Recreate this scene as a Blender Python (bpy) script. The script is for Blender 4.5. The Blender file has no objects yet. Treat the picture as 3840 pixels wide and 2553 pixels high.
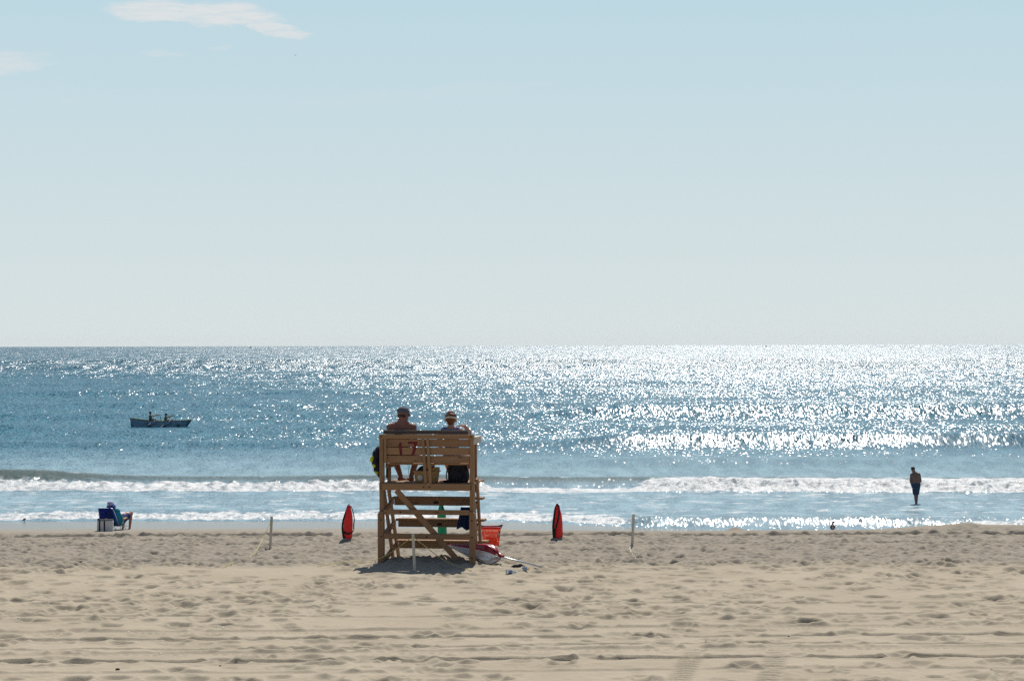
import bpy, bmesh, math, random
import numpy as np
from mathutils import Vector, Matrix
random.seed(7)
R = math.radians
scene = bpy.context.scene
C = scene.collection

# ------------------------------------------------------------------ camera
F, CX, CY = 8533.0, 1920.0, 1276.5
EYE = Vector((0, 0, 7.2))
PITCH = 14.5 / F
ROLL = -9.0 / 3840
cam_d = bpy.data.cameras.new('camera'); cam = bpy.data.objects.new('camera', cam_d); C.objects.link(cam)
cam_d.sensor_width = 36; cam_d.lens = 80.0; cam_d.clip_start = 0.5; cam_d.clip_end = 60000
CR = Matrix.Rotation(math.pi / 2 + PITCH, 4, 'X') @ Matrix.Rotation(ROLL, 4, 'Z')
cam.matrix_world = Matrix.Translation(EYE) @ CR
scene.camera = cam

def P(px, py, D):
    """world point seen at photo pixel (px, py) at distance D along +Y"""
    d = CR.to_3x3() @ Vector(((px - CX) / F, -(py - CY) / F, -1.0))
    return EYE + d * (D / d.y)

# ------------------------------------------------------------------ world, sun, exposure
SUN_AZ, SUN_EL = R(10.5), R(56.0)
w = bpy.data.worlds.new('World'); scene.world = w; w.use_nodes = True
nt = w.node_tree; nt.nodes.clear()
wo = nt.nodes.new('ShaderNodeOutputWorld'); bg = nt.nodes.new('ShaderNodeBackground')
sky = nt.nodes.new('ShaderNodeTexSky'); sky.sky_type = 'NISHITA'; sky.sun_disc = False
sky.sun_elevation = SUN_EL; sky.sun_rotation = SUN_AZ
sky.altitude = 0; sky.air_density = 1.0; sky.dust_density = 0.6; sky.ozone_density = 2.0
bg.inputs['Strength'].default_value = 0.075

def N(t, typ, **kw):
    n = t.nodes.new(typ)
    for k, v in kw.items(): setattr(n, k, v)
    return n
def mth(t, op, a, b=None, c=None, clamp=False):
    n = t.nodes.new('ShaderNodeMath'); n.operation = op; n.use_clamp = clamp
    for i, v in enumerate((a, b, c)):
        if v is None: continue
        if isinstance(v, (int, float)): n.inputs[i].default_value = v
        else: t.links.new(v, n.inputs[i])
    return n.outputs[0]
def maprange(t, v, a, b, c, d, smooth=True):
    n = t.nodes.new('ShaderNodeMapRange'); n.interpolation_type = 'SMOOTHSTEP' if smooth else 'LINEAR'
    t.links.new(v, n.inputs[0])
    for i, q in enumerate((a, b, c, d)): n.inputs[i + 1].default_value = q
    return n.outputs[0]
def mixc(t, fac, a, b, mode='MIX'):
    n = t.nodes.new('ShaderNodeMix'); n.data_type = 'RGBA'; n.blend_type = mode
    if isinstance(fac, (int, float)): n.inputs[0].default_value = fac
    else: t.links.new(fac, n.inputs[0])
    for i, v in ((6, a), (7, b)):
        if isinstance(v, (tuple, list)): n.inputs[i].default_value = (*v[:3], 1)
        else: t.links.new(v, n.inputs[i])
    return n.outputs[2]
def noise(t, vec, scale, detail=2, rough=0.5, dim='3D'):
    n = t.nodes.new('ShaderNodeTexNoise'); n.noise_dimensions = dim
    if vec is not None: t.links.new(vec, n.inputs['Vector'])
    n.inputs['Scale'].default_value = scale; n.inputs['Detail'].default_value = detail; n.inputs['Roughness'].default_value = rough
    return n
def comb(t, x, y, z=0.0):
    n = t.nodes.new('ShaderNodeCombineXYZ')
    for i, v in enumerate((x, y, z)):
        if isinstance(v, (int, float)): n.inputs[i].default_value = v
        else: t.links.new(v, n.inputs[i])
    return n.outputs[0]

# clouds live in the sky, as thin wisps placed by direction (azimuth / elevation in degrees)
tc = N(nt, 'ShaderNodeTexCoord'); sep = N(nt, 'ShaderNodeSeparateXYZ'); nt.links.new(tc.outputs['Generated'], sep.inputs[0])
az = mth(nt, 'MULTIPLY', mth(nt, 'ARCTAN2', sep.outputs[0], sep.outputs[1]), 57.2958)
el = mth(nt, 'MULTIPLY', mth(nt, 'ARCSINE', sep.outputs[2]), 57.2958)
warp = noise(nt, comb(nt, mth(nt, 'MULTIPLY', az, 0.9), mth(nt, 'MULTIPLY', el, 3.2)), 1.0, 6, 0.62)
wsep = N(nt, 'ShaderNodeSeparateColor'); nt.links.new(warp.outputs['Color'], wsep.inputs[0])
azw = mth(nt, 'ADD', az, mth(nt, 'MULTIPLY', mth(nt, 'SUBTRACT', wsep.outputs[0], 0.5), 2.2))
elw = mth(nt, 'ADD', el, mth(nt, 'MULTIPLY', mth(nt, 'SUBTRACT', wsep.outputs[1], 0.5), 0.5))
def blob(px, py, rx, ry, shear, soft, amt):
    a0 = math.degrees(math.atan((px - CX) / F)); e0 = math.degrees(math.atan((1291 - py) / F))
    ra = math.degrees(rx / F); re = math.degrees(ry / F)
    da = mth(nt, 'SUBTRACT', azw, a0)
    de = mth(nt, 'SUBTRACT', mth(nt, 'SUBTRACT', elw, e0), mth(nt, 'MULTIPLY', da, shear))
    q = mth(nt, 'ADD', mth(nt, 'POWER', mth(nt, 'ABSOLUTE', mth(nt, 'DIVIDE', da, ra)), 2.4), mth(nt, 'POWER', mth(nt, 'ABSOLUTE', mth(nt, 'DIVIDE', de, re)), 2.0))
    return mth(nt, 'MULTIPLY', maprange(nt, q, 1.0 + soft, 1.0 - soft, 0, 1), amt)
cl = blob(740, 58, 300, 42, -0.03, 0.5, 0.85)
for b in [blob(1000, 106, 170, 24, -0.22, 0.6, 0.75), blob(-60, 262, 210, 38, 0.08, 0.9, 0.5), blob(620, 212, 90, 9, 0.0, 0.9, 0.25),
          blob(830, 188, 50, 6, 0.0, 0.9, 0.18), blob(1500, 365, 480, 24, 0.1, 0.95, 0.10), blob(300, 392, 80, 9, 0, .9, 0.1)]:
    cl = mth(nt, 'MAXIMUM', cl, b)
fib = noise(nt, comb(nt, mth(nt, 'MULTIPLY', az, 1.2), mth(nt, 'MULTIPLY', el, 9.0)), 1.0, 5, 0.6)
cl = mth(nt, 'MULTIPLY', cl, maprange(nt, fib.outputs[0], 0.3, 0.58, 0.45, 1.0))
# sea-air haze low in the sky: pale, slightly green-grey band blending into the Nishita blue
top = mixc(nt, maprange(nt, el, 0.0, 9.5, 0, 1, False), (9.3, 10.15, 10.1), (6.5, 9.0, 10.2))
seaward = maprange(nt, sep.outputs[1], -0.1, 0.5, 0, 1)
low = mth(nt, 'MULTIPLY', maprange(nt, el, 10.0, 24.0, 1.0, 0.0), seaward)
skyc = mixc(nt, low, sky.outputs[0], top)
skyc = mixc(nt, cl, skyc, (10.1, 10.2, 10.2))
nt.links.new(skyc, bg.inputs['Color']); nt.links.new(bg.outputs[0], wo.inputs[0])

sun_d = bpy.data.lights.new('sun', 'SUN'); sun_d.energy = 4.6; sun_d.angle = R(0.53); sun_d.color = (1.0, 0.95, 0.88)
sun = bpy.data.objects.new('sun', sun_d); C.objects.link(sun); sun.location = (0, 0, 60)
sdir = Vector((math.sin(SUN_AZ) * math.cos(SUN_EL), math.cos(SUN_AZ) * math.cos(SUN_EL), math.sin(SUN_EL)))
sun.rotation_mode = 'QUATERNION'; sun.rotation_quaternion = sdir.to_track_quat('Z', 'Y')
vs = scene.view_settings; vs.view_transform = 'Standard'; vs.look = 'None'; vs.exposure = 0.0; vs.gamma = 1.0
scene.cycles.use_denoising = False
scene.cycles.use_adaptive_sampling = False
scene.cycles.max_bounces = 6; scene.cycles.transparent_max_bounces = 8
scene.cycles.sample_clamp_indirect = 2.0
scene.cycles.sample_clamp_direct = 0.0
scene.cycles.caustics_reflective = False; scene.cycles.caustics_refractive = False

# ------------------------------------------------------------------ helpers
def tag(o, label=None, cat=None, group=None, kind=None):
    if label: o['label'] = label
    if cat: o['category'] = cat
    if group: o['group'] = group
    if kind: o['kind'] = kind
    return o
def link(name, me, m=None, parent=None, smooth=False):
    o = bpy.data.objects.new(name, me); C.objects.link(o)
    if m:
        for mm in (m if isinstance(m, (list, tuple)) else [m]): me.materials.append(mm)
    if smooth: me.polygons.foreach_set('use_smooth', [True] * len(me.polygons))
    if parent: o.parent = parent
    return o
def obj(name, bm, m=None, parent=None, smooth=False):
    me = bpy.data.meshes.new(name); bm.normal_update(); bm.to_mesh(me); bm.free()
    return link(name, me, m, parent, smooth)
def thing(name, loc, rz, label, cat, group=None):
    o = bpy.data.objects.new(name, None); C.objects.link(o); o.location = loc; o.rotation_euler = (0, 0, rz)
    o.empty_display_size = 0.1
    return tag(o, label, cat, group)
def to_local(root, p):
    m = Matrix.Translation(root.location) @ root.rotation_euler.to_matrix().to_4x4()
    return m.inverted() @ Vector(p)
def box(bm, x0, x1, y0, y1, z0, z1, M=None, bev=0.0):
    vs_ = [Vector((x, y, z)) for x in (x0, x1) for y in (y0, y1) for z in (z0, z1)]
    if M: vs_ = [M @ v for v in vs_]
    v = [bm.verts.new(p) for p in vs_]
    fs = [bm.faces.new([v[i] for i in q]) for q in ((0, 1, 3, 2), (4, 6, 7, 5), (0, 4, 5, 1), (2, 3, 7, 6), (0, 2, 6, 4), (1, 5, 7, 3))]
    if bev:
        es = list({e for f in fs for e in f.edges})
        bmesh.ops.bevel(bm, geom=es, offset=bev, segments=1, affect='EDGES')
    return bm
def bar(bm, a, b, wx, wy, up=Vector((1, 0, 0)), bev=0.003):
    """board from a to b; wx = width along up-ish axis, wy = the other"""
    a, b = Vector(a), Vector(b); d = (b - a).normalized()
    x = (up - d * up.dot(d)).normalized(); y = d.cross(x)
    M = Matrix((x, y, d)).transposed().to_4x4(); M.translation = a
    return box(bm, -wx / 2, wx / 2, -wy / 2, wy / 2, 0, (b - a).length, M, bev)
def tube(bm, pts, rad, seg=8, caps=True):
    pts = [Vector(p) for p in pts]; rads = rad if isinstance(rad, (list, tuple)) else [rad] * len(pts)
    rings = []
    for i, p in enumerate(pts):
        d = (pts[min(i + 1, len(pts) - 1)] - pts[max(i - 1, 0)]).normalized()
        u = d.orthogonal().normalized() if i == 0 else (pu - d * pu.dot(d)).normalized()
        pu = u; v = d.cross(u)
        rings.append([bm.verts.new(p + (u * math.cos(t) + v * math.sin(t)) * rads[i]) for t in [2 * math.pi * k / seg for k in range(seg)]])
    for a, b in zip(rings, rings[1:]):
        for k in range(seg): bm.faces.new((a[k], a[(k + 1) % seg], b[(k + 1) % seg], b[k]))
    if caps: bm.faces.new(rings[0][::-1]); bm.faces.new(rings[-1])
    return bm
def spline(pts, n=8):
    pts = [Vector(p) for p in pts]; out = []
    for i in range(len(pts) - 1):
        p0, p1, p2, p3 = pts[max(i - 1, 0)], pts[i], pts[i + 1], pts[min(i + 2, len(pts) - 1)]
        for k in range(n):
            t = k / n
            out.append(0.5 * ((2 * p1) + (p2 - p0) * t + (2 * p0 - 5 * p1 + 4 * p2 - p3) * t * t + (3 * p1 - p0 - 3 * p2 + p3) * t ** 3))
    return out + [pts[-1]]
def cone(bm, a, b, r0, r1, seg=12, rings=5):
    """capsule with different end radii"""
    a, b = Vector(a), Vector(b); d = (b - a).normalized(); u = d.orthogonal().normalized(); v = d.cross(u)
    prof = [(-math.cos(t) * r0, math.sin(t) * r0, a) for t in [math.pi / 2 * k / rings for k in range(1, rings + 1)]]
    prof += [(math.sin(t) * r1, math.cos(t) * r1, b) for t in [math.pi / 2 * k / rings for k in range(0, rings)]]
    rr = []
    for h, r, c in prof:
        rr.append([bm.verts.new(c + d * h + (u * math.cos(q) + v * math.sin(q)) * r) for q in [2 * math.pi * k / seg for k in range(seg)]])
    for A, B in zip(rr, rr[1:]):
        for k in range(seg): bm.faces.new((A[k], A[(k + 1) % seg], B[(k + 1) % seg], B[k]))
    s = bm.verts.new(a - d * r0); e = bm.verts.new(b + d * r1)
    for k in range(seg):
        bm.faces.new((s, rr[0][(k + 1) % seg], rr[0][k])); bm.faces.new((e, rr[-1][k], rr[-1][(k + 1) % seg]))
def ell(bm, c, rx, ry, rz, rot=None, seg=16):
    M = Matrix.Translation(c) @ (rot.to_4x4() if rot else Matrix()) @ Matrix.Diagonal((rx, ry, rz, 1))
    bmesh.ops.create_uvsphere(bm, u_segments=seg, v_segments=seg // 2 + 2, radius=1.0, matrix=M)
def fuse(name, bm, voxel, m, parent, smooth_it=3, extra=None):
    """voxel-fuse overlapping volumes into ONE continuous skin"""
    bm.normal_update(); me = bpy.data.meshes.new('tmp'); bm.to_mesh(me); bm.free()
    t = bpy.data.objects.new('tmp', me); C.objects.link(t)
    r = t.modifiers.new('r', 'REMESH'); r.mode = 'VOXEL'; r.voxel_size = voxel
    s = t.modifiers.new('s', 'SMOOTH'); s.iterations = smooth_it; s.factor = 0.5
    dg = bpy.context.evaluated_depsgraph_get(); ev = t.evaluated_get(dg)
    out = bpy.data.meshes.new_from_object(ev); out.name = name
    bpy.data.objects.remove(t); bpy.data.meshes.remove(me)
    return link(name, out, m, parent, True)
def copy_tree(root, parent=None):
    c = root.copy(); C.objects.link(c); c.parent = parent
    for ch in list(root.children): copy_tree(ch, c)
    return c

def mat(name, col, rough=0.7, var=0.12, scale=12.0, spec=0.3, metal=0.0, bump=0.0, trans=0.0):
    m = bpy.data.materials.new(name); m.use_nodes = True; t = m.node_tree; b = t.nodes['Principled BSDF']
    g = N(t, 'ShaderNodeTexCoord'); n = noise(t, g.outputs['Object'], scale, 4, 0.6)
    f = maprange(t, n.outputs[0], 0.3, 0.7, 0, 1, False)
    c = mixc(t, f, [max(0, q * (1 - var)) for q in col], [min(1, q * (1 + var)) for q in col])
    t.links.new(c, b.inputs['Base Color']); b.inputs['Roughness'].default_value = rough
    b.inputs['Specular IOR Level'].default_value = spec; b.inputs['Metallic'].default_value = metal
    if bump:
        bp = N(t, 'ShaderNodeBump'); bp.inputs['Strength'].default_value = bump; bp.inputs['Distance'].default_value = 0.01
        t.links.new(n.outputs[0], bp.inputs['Height']); t.links.new(bp.outputs[0], b.inputs['Normal'])
    if trans:
        o = [x for x in t.nodes if x.type == 'OUTPUT_MATERIAL'][0]
        tr = N(t, 'ShaderNodeBsdfTranslucent'); t.links.new(c, tr.inputs[0]); mx = N(t, 'ShaderNodeMixShader'); mx.inputs[0].default_value = trans
        t.links.new(b.outputs[0], mx.inputs[1]); t.links.new(tr.outputs[0], mx.inputs[2]); t.links.new(mx.outputs[0], o.inputs[0])
    return m
def wood(name, axis, col=(0.30, 0.175, 0.105)):
    m = bpy.data.materials.new(name); m.use_nodes = True; t = m.node_tree; b = t.nodes['Principled BSDF']
    g = N(t, 'ShaderNodeTexCoord'); mp = N(t, 'ShaderNodeMapping'); t.links.new(g.outputs['Object'], mp.inputs[0])
    s = [30, 30, 30]; s[axis] = 1.6; mp.inputs['Scale'].default_value = s
    n1 = noise(t, mp.outputs[0], 1.6, 6, 0.65); n2 = noise(t, g.outputs['Object'], 2.3, 3, 0.5)
    vo = N(t, 'ShaderNodeTexVoronoi'); mp2 = N(t, 'ShaderNodeMapping'); s2 = [9, 9, 9]; s2[axis] = 4.0; mp2.inputs['Scale'].default_value = s2
    t.links.new(g.outputs['Object'], mp2.inputs[0]); t.links.new(mp2.outputs[0], vo.inputs['Vector']); vo.inputs['Scale'].default_value = 0.8
    knot = maprange(t, vo.outputs['Distance'], 0.06, 0.2, 1, 0)
    c = mixc(t, maprange(t, n1.outputs[0], 0.3, 0.7, 0, 1, False), [q * 0.72 for q in col], [q * 1.25 for q in col])
    c = mixc(t, maprange(t, n2.outputs[0], 0.35, 0.7, 0, 0.5), c, (col[0] * 0.8, col[1] * 0.85, col[2] * 0.95))
    oi = N(t, 'ShaderNodeObjectInfo'); c = mixc(t, maprange(t, oi.outputs['Random'], 0, 1, 0.0, 0.45, False), c, (col[0] * 1.25, col[1] * 1.32, col[2] * 1.25))
    c = mixc(t, mth(t, 'MULTIPLY', knot, 0.7), c, [q * 0.35 for q in col])
    t.links.new(c, b.inputs['Base Color']); b.inputs['Roughness'].default_value = 0.75; b.inputs['Specular IOR Level'].default_value = 0.25
    bp = N(t, 'ShaderNodeBump'); bp.inputs['Strength'].default_value = 0.3; bp.inputs['Distance'].default_value = 0.004
    t.links.new(n1.outputs[0], bp.inputs['Height']); t.links.new(bp.outputs[0], b.inputs['Normal'])
    return m

# ------------------------------------------------------------------ numpy noise
_ang = np.random.RandomState(1).rand(4096) * 2 * math.pi
_gc = np.cos(_ang).astype(np.float32); _gs = np.sin(_ang).astype(np.float32)
def perlin(x, y, seed=0):
    x, y = np.broadcast_arrays(np.asarray(x, dtype=np.float64), np.asarray(y, dtype=np.float64))
    xf = np.floor(x); yf_ = np.floor(y); x0 = xf.astype(np.int32); y0 = yf_.astype(np.int32); fx = (x - xf).astype(np.float32); fy = (y - yf_).astype(np.float32)
    def g(ix, iy, dx, dy):
        h = (ix.astype(np.uint32) * np.uint32(2654435761)) ^ (iy.astype(np.uint32) * np.uint32(2246822519)) ^ np.uint32((seed * 3266489917 + 12345) & 0xffffffff)
        h ^= h >> np.uint32(15); h *= np.uint32(2246822519); h ^= h >> np.uint32(13); h &= np.uint32(4095)
        return _gc[h] * dx + _gs[h] * dy
    u = fx * fx * fx * (fx * (fx * 6 - 15) + 10); v = fy * fy * fy * (fy * (fy * 6 - 15) + 10)
    a = g(x0, y0, fx, fy); b = g(x0 + 1, y0, fx - 1, fy); c = g(x0, y0 + 1, fx, fy - 1); d = g(x0 + 1, y0 + 1, fx - 1, fy - 1)
    return (a + (b - a) * u) * (1 - v) + (c + (d - c) * u) * v
def fbm(x, y, seed=0, oc=4, gain=0.5):
    s = 0; a = 1.0
    for k in range(oc):
        s = s + a * perlin(x, y, seed + k * 17); x = x * 2.03 + 5.2; y = y * 2.03 + 1.7; a *= gain
    return s
def sstep(x, a, b):
    t = np.clip((x - a) / (b - a), 0, 1); return t * t * (3 - 2 * t)
def grid_mesh(name, X, Y, Z, attrs=None):
    r, c = X.shape; n = r * c
    co = np.empty((n, 3), dtype=np.float32); co[:, 0] = X.ravel(); co[:, 1] = Y.ravel(); co[:, 2] = Z.ravel()
    i = np.arange(r - 1)[:, None] * c + np.arange(c - 1)[None, :]
    q = np.stack([i, i + 1, i + c + 1, i + c], axis=-1).reshape(-1, 4).astype(np.int32)
    me = bpy.data.meshes.new(name); me.vertices.add(n); me.vertices.foreach_set('co', co.ravel())
    me.loops.add(q.size); me.loops.foreach_set('vertex_index', q.ravel())
    me.polygons.add(len(q)); me.polygons.foreach_set('loop_start', np.arange(0, q.size, 4, dtype=np.int32)); me.polygons.foreach_set('loop_total', np.full(len(q), 4, dtype=np.int32))
    me.polygons.foreach_set('use_smooth', np.ones(len(q), dtype=bool))
    me.update(calc_edges=True)
    for k, v in (attrs or {}).items():
        a = me.attributes.new(k, 'FLOAT', 'POINT'); a.data.foreach_set('value', v.astype(np.float32).ravel())
    return me

# ------------------------------------------------------------------ sand
KY = [-80, 30, 37, 41, 42.8, 45, 48, 52, 60, 68, 74, 76, 80, 84, 87, 93, 100, 130, 200]
KZ = [3.80, 3.76, 3.74, 3.72, 3.695, 3.40, 3.10, 2.80, 2.12, 1.50, 1.13, 1.07, 0.74, 0.42, 0.20, 0.0, -0.28, -1.2, -3.0]
def shore_shift(x): return 4.8 * sstep(x, -3.0, 9.0)
def macro(x, y):
    x = np.asarray(x, float); y = np.asarray(y, float)
    yy = y + shore_shift(x) * sstep(y, 55, 80) * (1 - 0 * y)
    z = np.interp(yy, KY, KZ)
    z = z + 0.03 * perlin(x / 5.0, y / 5.0, 3) * sstep(y, 60, 50)
    z = z + 0.09 * np.exp(-((x - 9.0) / 1.5) ** 4 * 0.5) * np.exp(-((y - 42.8) / 0.9) ** 2) + 0.06 * np.exp(-((x - 8.5) / 0.3) ** 2 - ((y - 42.5) / 0.4) ** 2)
    z = z + 0.07 * np.exp(-((x - 4.2) / 0.14) ** 2 - ((y - 42.9) / 0.2) ** 2)
    return z
# fine relief raster
RX0, RX1, RY0, RY1, RS = -13.0, 13.0, 19.0, 50.0, 0.018
gx = np.arange(RX0, RX1, RS); gy = np.arange(RY0, RY1, RS * 1.15); SY = RS * 1.15
GX, GY = np.meshgrid(gx, gy)
H = np.zeros_like(GX)
damp = sstep(GY + 1.0 * perlin(GX / 2.5, GY * 0 + 3.3, 5) + 0.45 * perlin(GX / .5, GY / 2, 6), 35.3, 36.0)     # trampled, damper sand towards the sea
H += 0.022 * perlin(GX / 1.1, GY / 1.1, 11) + 0.010 * perlin(GX / 0.35, GY / 0.5, 12)
rid = 1 - np.abs(perlin(GX / 0.55, GY / 0.9, 13)) * 2
H += (0.008 + 0.008 * damp) * rid
H += damp * (0.011 * fbm(GX / 0.20, GY / 0.26, 21, 3, 0.7))
H += (1 - damp) * 0.009 * fbm(GX / 0.17, GY / 0.17, 23, 3, 0.6)
sc = fbm(GX / 1.7, GY / 2.6, 31, 3)
rng = np.random.RandomState(5)
def stamp(x, y, rx, ry, ang, dep, rim=0.35):
    r = max(rx, ry) * 2.6
    i0 = int((x - r - RX0) / RS); i1 = int((x + r - RX0) / RS) + 1; j0 = int((y - r - RY0) / SY); j1 = int((y + r - RY0) / SY) + 1
    i0 = max(i0, 0); j0 = max(j0, 0); i1 = min(i1, len(gx)); j1 = min(j1, len(gy))
    if i1 <= i0 or j1 <= j0: return
    dx = GX[j0:j1, i0:i1] - x; dy = GY[j0:j1, i0:i1] - y
    ca, sa = math.cos(ang), math.sin(ang); a = (dx * ca + dy * sa) / rx; b = (-dx * sa + dy * ca) / ry
    q = a * a + b * b
    H[j0:j1, i0:i1] += dep * (-np.exp(-q * q * 0.9) + rim * np.exp(-(np.sqrt(q) - 1.45) ** 2 * 9))
for k in range(4600):       # footprints, softened by wind in the dry sand
    y = rng.uniform(20, 36.2); x = rng.uniform(-1, 1) * (y * 0.25 + 1)
    d = perlin(np.array([x / 3.0]), np.array([y / 3.0]), 77)[0]
    if d + rng.uniform(-.5, .5) < -0.12 or (y < 27.8 and rng.uniform() < 0.5): continue
    s = rng.uniform(0.055, 0.14)
    stamp(x, y, s * 1.15, s * rng.uniform(0.8, 1.3), rng.uniform(-1.2, 1.2), s * rng.uniform(0.18, 0.46))
for k in range(6500):
    y = rng.uniform(35.4, 42.6); x = rng.uniform(-1, 1) * (y * 0.25 + 1)
    s = rng.uniform(0.035, 0.10)
    stamp(x, y, s * 1.2, s * rng.uniform(0.8, 1.5), rng.uniform(-1.5, 1.5), s * rng.uniform(0.12, 0.36), 0.5)
for k in range(2000):       # clods thrown up between the prints
    y = rng.uniform(35.8, 41.2); x = rng.uniform(-1, 1) * (y * 0.25 + 1)
    s = rng.uniform(0.02, 0.055); stamp(x, y, s * 1.5, s, rng.uniform(-1, 1), -s * rng.uniform(.2, .5), 0)
# tyre tracks along the beach
def track(y0, slope, wob, wdt, dep, tread, seed, period=0.11):
    yc = y0 + slope * GX + wob * perlin(GX / 6.0, GX * 0 + seed, seed)
    d = GY - yc; ins = np.exp(-(d / wdt) ** 8)
    H[:] = H * (1 - 0.85 * ins) - dep * ins
    H[:] += dep * 0.9 * np.exp(-((d - wdt * 1.35) / (wdt * 0.3)) ** 2) * (0.8 + 0.8 * perlin(GX / 0.8, GY * 0, seed + 1))
    H[:] += dep * 0.35 * np.exp(-((d + wdt * 1.75) / (wdt * 0.6)) ** 2) * (0.6 + 0.9 * perlin(GX / 0.45, GY * 0, seed + 2))
    if tread:
        for q, o in ((-0.5, 0.0), (0.12, 0.5)):
            H[:] -= tread * np.exp(-((d - q * wdt) / (wdt * 0.24)) ** 2) * np.clip(np.sin(2 * math.pi * (GX / period + o + d * 3.0)) * 2 + 0.4, 0, 1)
for a in [(27.55, 0.05, 0.15, 0.13, 0.014, 0.022, 41, 0.085), (26.75, 0.03, 0.2, 0.08, 0.022, 0.0, 42), (25.55, 0.05, 0.15, 0.13, 0.014, 0.024, 43, 0.11),
          (24.85, 0.02, 0.2, 0.07, 0.032, 0.0, 44), (25.95, 0.03, 0.15, 0.05, 0.018, 0.0, 54), (23.9, 0.015, 0.25, 0.10, 0.012, 0.0, 45), (30.4, -0.03, 0.25, 0.05, 0.014, 0.0, 46), (28.9, 0.01, 0.3, 0.06, 0.012, 0.0, 52), (41.35, 0.0, 0.10, 0.15, 0.05, 0.03, 47, 0.13),
          (39.5, 0.0, 0.1, 0.07, 0.02, 0.02, 48, 0.13)]:
    track(*a)
for off in (0.0, 1.0):       # two wheel ruts running down to the camera, lower right
    xc = np.interp(GY, [20, 23, 25, 27.7, 34], [1.15, 1.65, 1.98, 2.36, 2.76]) + off * (0.9 + 0.012 * (GY - 23)) + 0.05 * perlin(GY / 3.0, GY * 0, 51)
    d = GX - xc; ins = np.exp(-(d / 0.13) ** 4) * (0.35 + 0.65 * sstep(GY, 27, 24.5)) * sstep(GY, 34.5, 31)
    H[:] = H * (1 - 0.75 * ins) - 0.012 * ins + 0.008 * np.exp(-((np.abs(d) - 0.2) / 0.05) ** 2) * ins
    H[:] += ins * 0.014 * np.clip(np.sin(2 * math.pi * (GY + 0.5 * np.abs(d)) / 0.17) * 2, -1, 1) * (0.4 + 0.6 * sstep(GY, 27, 24.5))
_d = GY - (41.35 + 0.12 * perlin(GX / 2.0, GY * 0, 49)); H += 0.034 * np.where(_d < 0, np.exp(-(_d / 0.03) ** 2), np.exp(-(_d / 0.14) ** 2)) * np.clip(0.85 + 0.9 * perlin(GX / 0.6, GY * 0, 53), 0.1, 1.3)
# mounds where things are planted in the sand
def mound(x, y, rx, ry, h):
    H[:] += h * np.exp(-(((GX - x) / rx) ** 2 + ((GY - y) / ry) ** 2))
mound(-2.87, 40.3, 0.18, 0.22, 0.06); mound(0.83, 40.3, 0.18, 0.22, 0.06); mound(-1.23, 40.6, 0.16, 0.2, 0.05)
mound(-1.33, 35.75, 0.95, 0.65, 0.09)
edge = sstep(GY, RY1, RY1 - 3) * sstep(GY, RY0, RY0 + 1) * sstep(np.abs(GX), 13, 12)
H *= edge * (1 - 0.7 * sstep(GY, 41.7, 42.6))
def relief(x, y):
    x = np.asarray(x, float); y = np.asarray(y, float)
    fx = np.clip((x - RX0) / RS, 0, len(gx) - 2.001); fy = np.clip((y - RY0) / SY, 0, len(gy) - 2.001)
    i = fx.astype(int); j = fy.astype(int); a = fx - i; b = fy - j
    v = H[j, i] * (1 - a) * (1 - b) + H[j, i + 1] * a * (1 - b) + H[j + 1, i] * (1 - a) * b + H[j + 1, i + 1] * a * b
    return np.where((x > RX0) & (x < RX1) & (y > RY0) & (y < RY1), v, 0.0)
def ground(x, y): return float(macro(np.array([x]), np.array([y]))[0] + relief(np.array([x]), np.array([y]))[0])

ys = np.concatenate([np.array([-80, -40, -10, 5, 12, 17]), np.arange(19, 31, 0.022), np.arange(31, 45, 0.032), np.arange(45, 51, 0.1), np.arange(51, 74, 0.5), np.arange(74, 100, 0.12), np.array([101, 104, 110, 130, 200])])
u = np.linspace(-1, 1, 1101); out = np.array([1.5, 3, 8, 30])
U = np.concatenate([-out[::-1], u, out])
Yg, Ug = np.meshgrid(ys, U, indexing='ij')
wv = 0.255 * np.clip(Yg, 19, None) + 1.2
Xg = Ug * wv
Zg = macro(Xg, Yg) + relief(Xg, Yg)
far = sstep(Yg, 73, 76)
Zg += far * (0.008 * fbm(Xg / 1.2, Yg / 2.0, 61, 3) + 0.02 * np.clip(perlin(Xg / 0.35, Yg / 0.6, 62) - 0.42, 0, 1) * sstep(Yg, 90, 84))
sand_me = grid_mesh('sand', Xg, Yg, Zg)

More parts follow.
